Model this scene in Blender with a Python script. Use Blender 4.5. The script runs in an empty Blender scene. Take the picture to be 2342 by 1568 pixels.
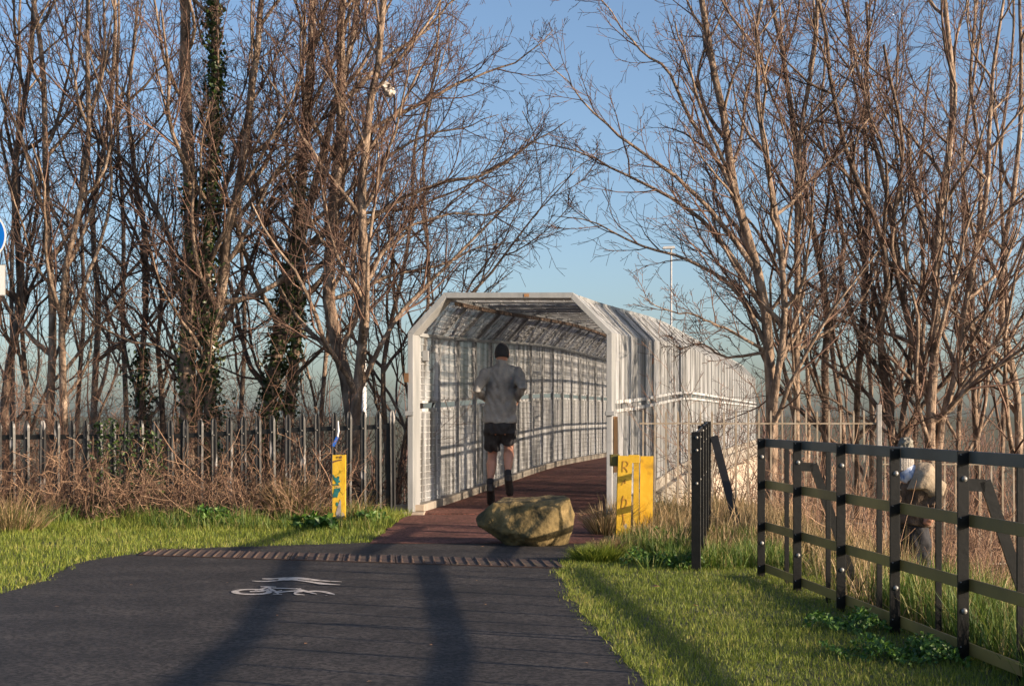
import bpy, bmesh, math, random
import numpy as np
from mathutils import Vector, Matrix, geometry, noise

random.seed(7)
R = math.radians
S = bpy.context.scene
COL = S.collection

# ------------------------------------------------------------------ camera, sky, sun, exposure
EYE, FPX, CX, HY = 1.10, 3600.0, 1171.0, 950.0      # eye height (m), focal length / principal column / horizon row of the photo
cam_d = bpy.data.cameras.new('camera')
cam = bpy.data.objects.new('camera', cam_d); COL.objects.link(cam)
cam.location = (0, 0, EYE); cam.rotation_euler = (R(90), 0, 0)
cam_d.sensor_width = 36; cam_d.lens = FPX / 2342 * 36
cam_d.shift_y = (HY - 784) / 2342
cam_d.clip_start = 0.05; cam_d.clip_end = 12000
S.camera = cam

SUN_EL = R(13.8)
SUN_H = Vector((0.918, -0.395, 0)).normalized()
SUN_DIR = (SUN_H * math.cos(SUN_EL) + Vector((0, 0, math.sin(SUN_EL)))).normalized()
w = bpy.data.worlds.new('World'); S.world = w; w.use_nodes = True
nt = w.node_tree; nt.nodes.clear()
sky = nt.nodes.new('ShaderNodeTexSky'); sky.sky_type = 'NISHITA'; sky.sun_disc = False
sky.sun_elevation = SUN_EL; sky.sun_rotation = math.atan2(SUN_H.x, SUN_H.y)
sky.air_density = 0.74; sky.dust_density = 1.7; sky.ozone_density = 1.9
bg = nt.nodes.new('ShaderNodeBackground'); bg.inputs['Strength'].default_value = 0.116
wo = nt.nodes.new('ShaderNodeOutputWorld')
nt.links.new(sky.outputs[0], bg.inputs[0]); nt.links.new(bg.outputs[0], wo.inputs[0])

sd = bpy.data.lights.new('sun', 'SUN'); sd.energy = 5.0; sd.angle = R(0.53); sd.color = (1.0, 0.81, 0.61)
sun = bpy.data.objects.new('sun', sd); COL.objects.link(sun)
sun.rotation_euler = SUN_DIR.to_track_quat('Z', 'Y').to_euler(); sun.location = (20, -10, 20)
S.view_settings.view_transform = 'Standard'; S.view_settings.look = 'None'
S.view_settings.exposure = 0.85; S.view_settings.gamma = 1.0; S.view_settings.use_curve_mapping = False

# ------------------------------------------------------------------ helpers
def P(px, py, Y):
    return Vector(((px - CX) / FPX * Y, Y, EYE - (py - HY) / FPX * Y))
def G(px, py, z=0.0):
    Y = FPX * (EYE - z) / (py - HY)
    return Vector(((px - CX) / FPX * Y, Y, z))
def ss(a, b, x):
    t = np.clip((np.asarray(x, float) - a) / (b - a), 0, 1); return t * t * (3 - 2 * t)

def link(o, parent=None):
    COL.objects.link(o)
    if parent is not None: o.parent = parent
    return o
def tag(o, label=None, cat=None, group=None, kind=None):
    if label: o['label'] = label
    if cat: o['category'] = cat
    if group: o['group'] = group
    if kind: o['kind'] = kind
    return o
def empty(name, loc, label, cat, group=None):
    o = bpy.data.objects.new(name, None); o.location = loc; o.empty_display_size = .1
    COL.objects.link(o); return tag(o, label, cat, group)
def place(name, me, parent=None, loc=(0, 0, 0), rot=(0, 0, 0), scale=(1, 1, 1)):
    o = bpy.data.objects.new(name, me); o.location = loc; o.rotation_euler = rot; o.scale = scale
    return link(o, parent)

def mesh_arrays(name, V, faces, mat, smooth=True):
    """V (n,3); faces list of int arrays (m,k)"""
    me = bpy.data.meshes.new(name)
    V = np.ascontiguousarray(V, np.float32)
    faces = [np.asarray(f, np.int32) for f in faces if len(f)]
    nl = sum(f.size for f in faces); npoly = sum(len(f) for f in faces)
    me.vertices.add(len(V)); me.vertices.foreach_set('co', V.ravel())
    me.loops.add(nl); me.loops.foreach_set('vertex_index', np.concatenate([f.ravel() for f in faces]))
    me.polygons.add(npoly)
    tot = np.concatenate([np.full(len(f), f.shape[1], np.int32) for f in faces])
    st = np.concatenate([[0], np.cumsum(tot)[:-1]]).astype(np.int32)
    me.polygons.foreach_set('loop_start', st)
    me.polygons.foreach_set('loop_total', tot)
    me.polygons.foreach_set('use_smooth', np.full(npoly, smooth, bool))
    me.update(calc_edges=True); me.validate()
    if mat: me.materials.append(mat)
    return me

class MB:
    def __init__(s): s.v = []; s.f = []
    def add(s, verts, faces):
        n = len(s.v); s.v += [tuple(v) for v in verts]; s.f += [tuple(i + n for i in f) for f in faces]; return s
    def hexa(s, b, t):           # two quads (same winding) -> closed prism
        k = len(b)
        return s.add(list(b) + list(t), [tuple(range(k))[::-1], tuple(range(k, 2 * k))] + [(i, (i + 1) % k, k + (i + 1) % k, k + i) for i in range(k)])
    def box(s, c, d, M=None):
        x, y, z = d[0] / 2, d[1] / 2, d[2] / 2; c = Vector(c)
        q = [Vector((a, b, e)) for e in (-z, z) for a, b in ((-x, -y), (x, -y), (x, y), (-x, y))]
        if M is not None: q = [M @ v for v in q]
        q = [v + c for v in q]; return s.hexa(q[:4], q[4:])
    def bar(s, p, q, wd, th, side=None):      # rectangular bar p->q ; wd measured along 'side'
        p, q = Vector(p), Vector(q); d = (q - p).normalized()
        u = Vector(side) if side is not None else (Vector((0, 0, 1)) if abs(d.z) < .9 else Vector((1, 0, 0)))
        u = (u - d * u.dot(d)).normalized(); v = d.cross(u)
        o = [u * a * wd / 2 + v * b * th / 2 for a, b in ((-1, -1), (1, -1), (1, 1), (-1, 1))]
        return s.hexa([p + k for k in o], [q + k for k in o])
    def tube(s, pts, rad, sides=8):
        V, F = tube_arrays(np.array([[tuple(p) for p in pts]]), np.array([rad if hasattr(rad, '__len__') else [rad] * len(pts)]), sides)
        s.add(V.tolist(), F.tolist())
        n = len(s.v) - len(V); k = len(pts)
        s.f.append(tuple(n + i for i in range(sides))[::-1]); s.f.append(tuple(n + (k - 1) * sides + i for i in range(sides))); return s
    def mesh(s, name, mat, smooth=False, bevel=0):
        me = bpy.data.meshes.new(name); me.from_pydata(s.v, [], s.f); me.update()
        bm = bmesh.new(); bm.from_mesh(me)
        bmesh.ops.recalc_face_normals(bm, faces=bm.faces)
        if bevel: bmesh.ops.bevel(bm, geom=bm.edges[:], offset=bevel, segments=1, affect='EDGES')
        if smooth:
            for f in bm.faces: f.smooth = True
        bm.to_mesh(me); bm.free()
        if mat: me.materials.append(mat)
        return me
    def obj(s, name, mat, parent=None, loc=(0, 0, 0), smooth=False, bevel=0, rot=(0, 0, 0)):
        return place(name, s.mesh(name, mat, smooth, bevel), parent, loc, rot)

def nrm(a): return a / np.maximum(np.linalg.norm(a, axis=-1, keepdims=True), 1e-9)
def tube_arrays(pts, rad, sides):
    pts = np.asarray(pts, float); N, K, _ = pts.shape
    T = nrm(np.gradient(pts, axis=1))
    m = nrm(T.mean(axis=1))
    ref = np.where(np.abs(m[:, 2:3]) > .75, np.array([[1., 0, 0]]), np.array([[0, 0, 1.]]))[:, None, :]
    U = nrm(np.cross(T, np.broadcast_to(ref, T.shape))); Vv = np.cross(T, U)
    a = np.arange(sides) / sides * 2 * math.pi
    ring = U[:, :, None, :] * np.cos(a)[None, None, :, None] + Vv[:, :, None, :] * np.sin(a)[None, None, :, None]
    V = pts[:, :, None, :] + ring * np.asarray(rad)[:, :, None, None]
    base = (np.arange(N) * K * sides)[:, None, None]; k = (np.arange(K - 1) * sides)[None, :, None]; sI = np.arange(sides)[None, None, :]
    s2 = (sI + 1) % sides
    F = np.stack([base + k + sI, base + k + s2, base + k + sides + s2, base + k + sides + sI], -1).reshape(-1, 4)
    return V.reshape(-1, 3), F

# ------------------------------------------------------------------ materials
def mat(name, cols, scale=8, rough=.8, bump=0, metal=0, stretch=(1, 1, 1), detail=5, island=0, spec=.5, bscale=None, pos=None, trans=0, bdist=.02):
    m = bpy.data.materials.new(name); m.use_nodes = True
    n, l = m.node_tree.nodes, m.node_tree.links
    b = n['Principled BSDF']; b.inputs['Roughness'].default_value = rough; b.inputs['Metallic'].default_value = metal
    b.inputs['Specular IOR Level'].default_value = spec
    geo = n.new('ShaderNodeNewGeometry'); mp = n.new('ShaderNodeMapping'); mp.inputs['Scale'].default_value = stretch
    l.new(geo.outputs['Position'], mp.inputs['Vector'])
    no = n.new('ShaderNodeTexNoise'); no.inputs['Scale'].default_value = scale; no.inputs['Detail'].default_value = detail
    l.new(mp.outputs[0], no.inputs['Vector'])
    cr = n.new('ShaderNodeValToRGB'); el = cr.color_ramp.elements
    pos = pos or [.3 + .4 * i / max(1, len(cols) - 1) for i in range(len(cols))]
    el[0].position = pos[0]; el[0].color = (*cols[0], 1)
    el[1].position = pos[-1]; el[1].color = (*cols[-1], 1)
    for p_, c_ in list(zip(pos, cols))[1:-1]:
        e = el.new(p_); e.color = (*c_, 1)
    if island:
        mx = n.new('ShaderNodeMix'); mx.data_type = 'FLOAT'; mx.inputs[0].default_value = island
        l.new(no.outputs[0], mx.inputs[2]); l.new(geo.outputs['Random Per Island'], mx.inputs[3]); l.new(mx.outputs[0], cr.inputs[0])
    else: l.new(no.outputs[0], cr.inputs[0])
    l.new(cr.outputs[0], b.inputs['Base Color'])
    if bump:
        n2 = n.new('ShaderNodeTexNoise'); n2.inputs['Scale'].default_value = bscale or scale * 3; n2.inputs['Detail'].default_value = 6
        l.new(mp.outputs[0], n2.inputs['Vector'])
        bp = n.new('ShaderNodeBump'); bp.inputs['Strength'].default_value = bump; bp.inputs['Distance'].default_value = bdist
        l.new(n2.outputs[0], bp.inputs['Height']); l.new(bp.outputs[0], b.inputs['Normal'])
    if trans:
        out = n['Material Output']; tr = n.new('ShaderNodeBsdfTranslucent'); ms = n.new('ShaderNodeMixShader'); ms.inputs[0].default_value = trans
        l.new(cr.outputs[0], tr.inputs[0]); l.new(b.outputs[0], ms.inputs[1]); l.new(tr.outputs[0], ms.inputs[2]); l.new(ms.outputs[0], out.inputs[0])
    return m

M = {}
M['soil'] = mat('soil', [(.045, .038, .018), (.075, .07, .028), (.07, .085, .025)], 3, .95, .6)
M['asphalt'] = mat('asphalt', [(.020, .017, .0155), (.033, .028, .0255), (.052, .044, .039)], 2.0, .78, .5, bscale=260, bdist=.004, detail=8, spec=.35)
def speckle(m, scale, lo, hi):
    n, l = m.node_tree.nodes, m.node_tree.links; b = n['Principled BSDF']; src = b.inputs['Base Color'].links[0].from_socket
    g = n.new('ShaderNodeNewGeometry'); v = n.new('ShaderNodeTexVoronoi'); v.inputs['Scale'].default_value = scale; l.new(g.outputs['Position'], v.inputs['Vector'])
    mr = n.new('ShaderNodeMapRange'); mr.inputs[1].default_value = .2; mr.inputs[2].default_value = .9; mr.inputs[3].default_value = lo; mr.inputs[4].default_value = hi
    sp = n.new('ShaderNodeSeparateColor'); l.new(v.outputs['Color'], sp.inputs[0]); l.new(sp.outputs[0], mr.inputs[0])
    mx = n.new('ShaderNodeVectorMath'); mx.operation = 'SCALE'; l.new(src, mx.inputs[0]); l.new(mr.outputs[0], mx.inputs['Scale']); l.new(mx.outputs[0], b.inputs['Base Color'])
speckle(M['asphalt'], 62, .40, 1.75)
M['redtar'] = mat('redtar', [(.075, .030, .022), (.14, .055, .04), (.18, .075, .055)], 2.4, .85, .5, bscale=220, bdist=.004, detail=8, spec=.3)
speckle(M['redtar'], 55, .40, 1.7)
M['tactile'] = mat('tactile', [(.050, .034, .027), (.085, .050, .037), (.06, .048, .030)], 4, .85, .4, bscale=120, bdist=.004, detail=8)
M['paint'] = mat('road_paint', [(.07, .062, .055), (.44, .39, .35), (.60, .54, .48)], 28, .7, .3, detail=8, pos=[.3, .42, .7])
M['steel'] = mat('painted_steel', [(.175, .18, .18), (.245, .25, .25), (.30, .30, .30)], 5, .55, .15, stretch=(1, 1, .25), detail=7)
M['mesh'] = mat('streaked_mesh', [(.12, .115, .105), (.33, .33, .325), (.56, .565, .57)], 9, .6, .1, stretch=(1, 1, .10), detail=8, pos=[.34, .47, .58])  # vertical noise streaks from dark to pale grey
M['concrete'] = mat('concrete', [(.28, .22, .16), (.42, .34, .26), (.50, .42, .33)], 2.2, .9, .4, stretch=(1, 1, .5), detail=8)
M['deckedge'] = mat('stained_concrete', [(.12, .10, .08), (.26, .23, .19), (.34, .31, .26)], 5, .9, .4, stretch=(1, 1, .3), detail=8)
M['railgrey'] = mat('rail_grey_reflection', [(.07, .062, .050), (.11, .096, .076), (.15, .13, .10)], 2.2, .42, .1, spec=.5)  # black top rail with its grey sky and road reflection painted in
M['railreflect'] = mat('rail_gold_reflection', [(.12, .09, .035), (.24, .16, .05), (.38, .25, .07)], 1.6, .38, .1, spec=.6)  # gold-olive light caught by the black lower rails, put into their colour
M['black'] = mat('black_paint', [(.006, .006, .006), (.010, .0095, .009)], 12, .38, .06, spec=.35)
M['pale'] = mat('worn_black_paint', [(.009, .009, .010), (.015, .0145, .0145), (.26, .245, .235)], 9, .42, .15, stretch=(1, 1, .35), detail=8, pos=[.3, .60, .66])
M['galv'] = mat('galvanised', [(.28, .27, .25), (.42, .40, .37)], 14, .45, .05, metal=.3)
M['bolt'] = mat('bolt_metal', [(.20, .19, .175), (.30, .29, .27)], 30, .45, 0, metal=.3)
M['railbar'] = mat('railing_bar', [(.20, .15, .10), (.30, .24, .17), (.36, .31, .25)], 8, .6, .05)
M['yellow'] = mat('yellow_paint', [(.34, .20, .02), (.56, .33, .012), (.62, .39, .03), (.36, .32, .26)], 7, .55, .15, detail=9, pos=[.30, .42, .66, .70])
M['olive'] = mat('olive_paint', [(.09, .075, .015), (.15, .12, .02)], 8, .6)
M['teal'] = mat('teal_spray', [(.01, .10, .10), (.015, .17, .16)], 20, .6)
M['red'] = mat('red_spray', [(.38, .17, .02), (.42, .21, .03)], 20, .6)
M['bare'] = mat('bare_metal', [(.20, .18, .17), (.34, .31, .29)], 20, .6)
M['rust'] = mat('rust', [(.10, .05, .02), (.2, .10, .04)], 20, .8)
M['timber'] = mat('timber', [(.24, .12, .05), (.36, .20, .09)], 5, .8, .2, stretch=(1, 1, .15))
M['rock'] = mat('rock', [(.040, .030, .011), (.095, .068, .024), (.17, .12, .045), (.29, .205, .088)], 9, .9, .8, bscale=26, bdist=.02, detail=9, pos=[.3, .43, .56, .7])
M['bark'] = mat('bark', [(.060, .043, .031), (.175, .120, .083), (.26, .185, .130), (.42, .32, .24)], 11, .9, 1.0, stretch=(1, 1, .45), detail=9, pos=[.30, .43, .56, .70], bscale=30, bdist=.03)
M['barkdark'] = mat('bark_dark', [(.038, .026, .019), (.11, .074, .052), (.185, .128, .090), (.29, .215, .16)], 11, .9, 1.0, stretch=(1, 1, .45), detail=9, pos=[.30, .43, .58, .72], bscale=30, bdist=.03)
M['twig'] = mat('twig', [(.042, .024, .018), (.105, .058, .042), (.19, .110, .078)], 3, .8, island=.5)
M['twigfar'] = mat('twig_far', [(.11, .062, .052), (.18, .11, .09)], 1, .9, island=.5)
M['thicket'] = mat('thicket', [(.05, .026, .018), (.15, .078, .050), (.27, .155, .10)], 2, .85, island=.6)
M['cane'] = mat('cane', [(.075, .038, .026), (.21, .118, .070), (.40, .25, .155)], 2, .8, island=.7)
M['ivy'] = mat('ivy', [(.012, .028, .008), (.03, .06, .014), (.08, .12, .03)], 2, .35, island=.7, trans=.15)
M['leafgreen'] = mat('leaf_green', [(.03, .085, .012), (.07, .16, .02), (.12, .22, .03)], 2, .5, island=.7, trans=.3)
M['grass'] = mat('grass', [(.075, .115, .012), (.155, .205, .019), (.255, .295, .034), (.42, .36, .11)], 1.5, .6, island=.48, trans=.35, pos=[.25, .45, .62, .8])
M['tallgrass'] = mat('tall_grass', [(.05, .10, .012), (.09, .16, .018), (.17, .21, .03), (.36, .28, .12)], 1.6, .6, island=.6, trans=.35, pos=[.25, .45, .65, .85])
M['straw'] = mat('straw', [(.085, .09, .02), (.23, .155, .065), (.40, .275, .14), (.52, .38, .215)], .9, .7, island=.55, trans=.3, pos=[.28, .42, .58, .75])
M['deadleaf'] = mat('dead_leaf', [(.20, .08, .03), (.42, .20, .09), (.50, .30, .15)], 9, .7, island=.8, trans=.3)
M['skin'] = mat('skin', [(.36, .17, .11), (.46, .24, .17)], 8, .55, .05)
M['jacket'] = mat('grey_jacket', [(.13, .125, .118), (.20, .19, .18), (.26, .25, .235)], 6, .75, .8, bscale=11, bdist=.035)
M['darkcloth'] = mat('dark_cloth', [(.012, .012, .015), (.025, .024, .028)], 9, .85, .3, bscale=30)
M['shoe'] = mat('dark_shoe', [(.01, .01, .011), (.03, .022, .018)], 20, .6)
M['knit'] = mat('grey_knit', [(.24, .22, .20), (.36, .33, .30)], 60, .9, .4, bscale=120)
M['pompom'] = mat('pompom_fur', [(.14, .13, .11), (.34, .32, .27)], 40, .95, .9, bscale=90)
M['scarf'] = mat('blue_white_scarf', [(.10, .17, .36), (.42, .48, .62), (.62, .62, .66)], 22, .85, .2, stretch=(1, 1, .4), pos=[.38, .48, .6])
M['cream'] = mat('cream_fleece', [(.24, .185, .125), (.35, .28, .20)], 30, .95, .3, bscale=70)
M['fur'] = mat('brown_fur', [(.035, .024, .016), (.10, .066, .042), (.17, .12, .085)], 16, .95, .8, bscale=60, stretch=(1, 1, .5))
M['blue'] = mat('sign_blue', [(.0, .12, .50), (.0, .14, .56)], 3, .35)
M['white'] = mat('sign_white', [(.66, .63, .60), (.74, .72, .70)], 3, .5)
M['tape'] = mat('blue_tape', [(.01, .10, .50), (.02, .16, .62)], 8, .5)
M['pole'] = mat('lamp_column', [(.36, .35, .34), (.46, .45, .43)], 3, .5)
M['polewhite'] = mat('white_column', [(.62, .60, .58), (.74, .72, .70)], 3, .5)
M['plastic'] = mat('torn_plastic', [(.10, .08, .07), (.40, .36, .32), (.58, .54, .50)], 14, .7, .3)
M['orange'] = mat('orange_tag', [(.55, .16, .05), (.6, .2, .07)], 9, .7)

# ------------------------------------------------------------------ terrain
AX = 0.2035                      # sideways run of the bridge per metre forward
Y0 = 17.4                        # portal
def ox(Y): return (Y - Y0) * AX
def zf(Y): return float(.25 * ss(16.2, 27.5, Y))
def terrain(X, Y):
    X = np.asarray(X, float); Y = np.asarray(Y, float)
    z = -.66 * ss(2.5, 3.7, X) * ss(3, 7, Y) - .45 * ss(3.8, 8, X)
    z = z - 4.6 * ss(20.5, 29, Y) - .5 * ss(17.6, 20, Y) * ss(1.2, 2.5, np.abs(X - ox(Y)))
    z = z + .04 * np.sin(X * 1.7 + Y * .9) * ss(3, 6, X)
    return z
def tz(x, y): return float(terrain(x, y))

gx = np.unique(np.concatenate([[-6000, -2500, -1000, -400, -150, -70], np.arange(-40, 40.1, 1.0), np.arange(-8, 9, .25), [70, 150, 400, 1000, 2500, 6000]]))
gy = np.unique(np.concatenate([[-300, -100, -40], np.arange(-20, 80, 2.0), np.arange(4, 31, .25), [100, 150, 300, 700, 1500, 3500, 9000]]))
GX, GY = np.meshgrid(gx, gy)
V = np.stack([GX, GY, terrain(GX, GY)], -1).reshape(-1, 3)
nx = len(gx); I, J = np.meshgrid(np.arange(nx - 1), np.arange(len(gy) - 1))
q = (J * nx + I).ravel(); F = np.stack([q, q + 1, q + nx + 1, q + nx], -1)
ground = place('ground', mesh_arrays('ground', V, [F], M['soil'])); tag(ground, kind='structure')

def catmull(pts, n):
    p = np.array([tuple(a) for a in pts], float)
    p = np.vstack([2 * p[0] - p[1], p, 2 * p[-1] - p[-2]])
    out = []
    for i in range(1, len(p) - 2):
        for t in np.linspace(0, 1, 12, endpoint=False):
            a, b, c, d = p[i - 1:i + 3]
            out.append(.5 * ((2 * b) + (c - a) * t + (2 * a - 5 * b + 4 * c - d) * t * t + (3 * b - a - 3 * c + d) * t ** 3))
    out.append(p[-2]); out = np.array(out)
    s = np.concatenate([[0], np.cumsum(np.linalg.norm(np.diff(out, axis=0), axis=1))])
    u = np.linspace(0, s[-1], n)
    return np.stack([np.interp(u, s, out[:, k]) for k in range(out.shape[1])], -1)

def sheet(name, outline, z, m, parent=None, zfun=None):
    pts = [Vector((p[0], p[1], 0)) for p in outline]
    tris = geometry.tessellate_polygon([pts])
    vs = [(p.x, p.y, zfun(p.x, p.y) if zfun else z) for p in pts]
    tris = [t if (pts[t[1]] - pts[t[0]]).cross(pts[t[2]] - pts[t[0]]).z > 0 else t[::-1] for t in tris]
    me = bpy.data.meshes.new(name); me.from_pydata(vs, [], [tuple(t) for t in tris]); me.update(); me.materials.append(m)
    return place(name, me, parent)

rng = np.random.default_rng(3)
left_edge = [(-9, -6), (-7.2, 3), (-5.2, 6.2), (-4.0, 8.1), (-3.2, 9.6), (-3.15, 10.8), (-3.22, 11.8), (-2.75, 12.85), (-2.1, 13.2), (-1.22, 13.6)]
right_edge = [(.80, 13.6), (.62, 12.9), (.40, 11.9), (.335, 11.0), (.36, 9.8), (.39, 8.8), (.475, 7.5), (.53, 6.4), (.62, 4), (.7, 0), (.8, -6)]
def wob(pts, n, a):
    c = catmull(pts, n); c[1:-1] += rng.normal(0, a, (n - 2, 2)); return c
ROAD = np.vstack([wob(left_edge, 90, .018), wob(right_edge, 110, .016)])
road = sheet('road', ROAD, .006, M['asphalt']); tag(road, kind='structure')
PATH = np.vstack([wob([(-1.22, 13.45), (-1.2, 15), (-1.17, 16.5), (-1.08, 17.45)], 30, .012), wob([(1.0, 17.45), (.92, 16.2), (.85, 15.4), (.79, 13.45)], 30, .012)])
path = sheet('path', PATH, .010, M['redtar']); tag(path, kind='structure')

def inpoly(x, y, poly):
    c = np.zeros(len(x), bool); n = len(poly); j = n - 1
    for i in range(n):
        xi, yi = poly[i]; xj, yj = poly[j]
        k = ((yi > y) != (yj > y)) & (x < (xj - xi) * (y - yi) / (yj - yi + 1e-12) + xi)
        c ^= k; j = i
    return c

# tactile paving slabs with ribs, laid skew across the end of the asphalt
A, B = Vector((-2.95, 12.62, 0)), Vector((.36, 11.55, 0))
du = (B - A).normalized(); dv = Vector((-.085, .996, 0)).normalized()
L = (B - A).length; NS = 8; sl = L / NS
slab = MB(); c0 = [Vector((0, 0, 0)), du * (sl - .008), du * (sl - .008) + dv * .60, dv * .60]
slab.hexa([c + Vector((0, 0, .002)) for c in c0], [c + Vector((0, 0, .014)) for c in c0])
slab_me = slab.mesh('paving_slab', M['tactile'])
rb = MB(); rb.tube([dv * .02 + Vector((0, 0, .008)), dv * .58 + Vector((0, 0, .008))], .014, 8); rib_me = rb.mesh('paving_rib', M['tactile'], True)
for i in range(NS):
    o = place('paving_slab', slab_me, road, A + du * sl * i - dv * .30)
    for k in range(5): place('paving_rib', rib_me, o, du * sl * (k + .5) / 5)

# cycle symbol painted on the asphalt
def zp(x, y): return G(504.1 + .13296 * x, 1304.8 + .13296 * y)
sym = MB()
def stroke(pts, wd, closed=False, k=None):
    k = k or len(pts) * 4
    c = catmull([(p[0], p[1], 0) for p in pts], k)[:, :2]
    T = np.gradient(c, axis=0); N = np.stack([-T[:, 1], T[:, 0]], -1); N /= np.linalg.norm(N, axis=1, keepdims=True)
    ww = np.interp(np.linspace(0, 1, k), np.linspace(0, 1, len(wd)), wd)[:, None] if hasattr(wd, '__len__') else wd
    a, b = c + N * ww / 2, c - N * ww / 2
    vs = [tuple(zp(*p).xy) + (.0105 + .0004 * len(sym.f) / 400,) for p in np.vstack([a, b])]
    sym.add(vs, [(i, i + 1, k + i + 1, k + i) for i in range(k - 1)])
def ring(cx, cy, rx, ry, ix, iy, a0, a1, n=40):
    vs = []
    for i in range(n + 1):
        a = a0 + (a1 - a0) * i / n
        vs.append(tuple(zp(cx + rx * math.cos(a), cy + ry * math.sin(a)).xy) + (.0100,))
        vs.append(tuple(zp(cx + 10 + ix * math.cos(a), cy - 2 + iy * math.sin(a)).xy) + (.0100,))
    sym.add(vs, [(2 * i, 2 * i + 1, 2 * i + 3, 2 * i + 2) for i in range(n)])
ring(540, 385, 355, 52, 235, 33, 0, 2 * math.pi)
stroke([(505, 380), (640, 378), (760, 365), (830, 340)], [16, 22, 30])
stroke([(690, 295), (820, 300), (960, 302)], [12, 22, 10])
stroke([(590, 360), (720, 335), (820, 305), (860, 320)], [14, 20, 24])
stroke([(830, 310), (880, 350), (960, 390), (1000, 425)], [30, 44, 38, 16])
stroke([(900, 322), (1100, 325), (1300, 335), (1390, 330)], 13)
stroke([(900, 424), (1060, 430)], 10)
stroke([(960, 385), (1060, 362)], 14)
stroke([(990, 400), (1100, 385), (1250, 372), (1390, 360)], 18)
stroke([(1300, 328), (1390, 355), (1500, 385), (1580, 405), (1660, 424)], [14, 30, 34, 28, 14])
stroke([(1450, 385), (1560, 375), (1680, 378), (1800, 390), (1900, 415), (1965, 432)], [12, 18, 22, 26, 34, 16])
stroke([(1260, 410), (1300, 425), (1370, 432), (1450, 440)], [20, 26, 14, 8])
stroke([(1270, 405), (1340, 385), (1420, 378)], [26, 24, 16])
stroke([(1800, 446), (1840, 446)], 8)
stroke([(540, 196), (680, 205), (850, 200), (1020, 185), (1180, 170)], [5, 18, 20, 16, 14])
stroke([(715, 160), (850, 162), (960, 155), (1080, 148), (1200, 150)], [10, 22, 16, 22, 24])
stroke([(1000, 170), (1150, 175), (1260, 170), (1330, 165)], 26)
stroke([(1180, 150), (1320, 150), (1450, 160), (1600, 178), (1820, 198), (2090, 212)], [28, 34, 30, 24, 14, 6])
stroke([(1230, 178), (1420, 195), (1560, 215), (1720, 240), (1900, 256), (2060, 264)], [14, 22, 26, 34, 20, 5])
sym.obj('cycle_marking', M['paint'], road)

# ------------------------------------------------------------------ footbridge
END = 58.0
PITCH = .95
NB = 34
XL, XR, XRL, XRR = -1.155, 1.106, -.754, .672      # leg outer faces, roof corners
ZK, ZT = 2.02, 2.46
bridge = empty('footbridge', (0, Y0, 0), 'long pale grey caged steel footbridge with slatted mesh walls and canted roof', 'footbridge')
def prism(mb, poly, y0, y1, dz0=0.0, dz1=0.0):
    mb.hexa([(x + ox(y0) , y0 - Y0, z + dz0) for x, z in poly], [(x + ox(y1), y1 - Y0, z + dz1) for x, z in poly])
def offs(t):    # inner contour of the portal for frame thickness t
    k = t * .42
    return [(XL + t, 0), (XL + t, ZK - k), (XRL + k, ZT - t), (XRR - k, ZT - t), (XR - t, ZK - k), (XR - t, 0)]
OUT = [(XL, 0), (XL, ZK), (XRL, ZT), (XRR, ZT), (XR, ZK), (XR, 0)]
def portal(mb, t, y0, y1, i0, i1, out=OUT, base=0.0, dz=0.0):
    inn = offs(t)
    for i in range(i0, i1):
        a, b, c, d = out[i], out[i + 1], inn[i + 1], inn[i]
        q = [(x, max(z, base)) for x, z in (a, b, c, d)]
        prism(mb, q, y0, y1, dz, dz)
for nm, i0, i1 in (('portal_leg', 0, 1), ('portal_haunch', 1, 2), ('portal_beam', 2, 3), ('portal_haunch', 3, 4), ('portal_leg', 4, 5)):
    mb = MB(); portal(mb, .062, Y0, Y0 + .30, i0, i1); o = mb.obj(nm, M['steel'], bridge, bevel=.004)
mb = MB(); mb.box((.16, -.003, ZT - .032), (.055, .004, .035)); mb.obj('sticker', M['timber'], bridge)
for sx in (XL - .012, XR - .055):
    mb = MB(); mb.box((sx + .03, -.012, 1.125), (.10, .03, .05)); mb.obj('leg_clamp', M['steel'], bridge, bevel=.004)
mb = MB(); mb.box((XL + .04, .02, .012), (.30, .28, .05)); mb.box((XL + .0, .12, .075), (.36, .06, .07)); mb.obj('base_plate', M['concrete'], bridge, bevel=.006)
mb = MB(); mb.box((XR + .045, .10, .78), (.045, .05, .62)); mb.obj('timber_strip', M['timber'], bridge)
mb = MB(); mb.box((XL + .17, .55, 1.78), (.07, .16, .12)); mb.obj('junction_box', M['steel'], bridge, bevel=.005)
mb = MB(); mb.box((XL - .012, .0, 1.52), (.05, .06, .10)); mb.obj('bracket', M['rust'], bridge)

# shared bay meshes, local origin at the bay's near end on the left/right wall line
def slat(mb, x, z0, z1, y, dirn, wd=.024, th=.006):
    mb.bar((x + AX * y, y, z0), (x + AX * y, y, z1), wd, th, side=(AX, 1, 0))
def bay_wall(side, z0, z1, haunch):
    mb = MB(); n = 17
    x = (XL + .03) if side < 0 else (XR - .03)
    xr = (XRL if side < 0 else XRR)
    for i in range(n):
        y = (i + .5) * PITCH / n
        slat(mb, x, z0, z1, y, 1)
        if haunch: mb.bar((x + AX * y, y, z1), (xr + AX * y, y, ZT - .03), .024, .006, side=(AX, 1, 0))
    s = -side * .010
    for z in np.arange(z0 + .04, z1, .075):
        mb.bar((x + s, 0, z), (x + s + AX * PITCH, PITCH, z), .006, .005)
    if haunch:
        for t in np.linspace(.08, .95, 7):
            a = Vector((x + s, 0, z1)).lerp(Vector((xr + s * 0, 0, ZT - .045)), t)
            mb.bar(a, a + Vector((AX * PITCH, PITCH, 0)), .006, .005)
    return mb.mesh('bay_panel', M['mesh'])
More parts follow.
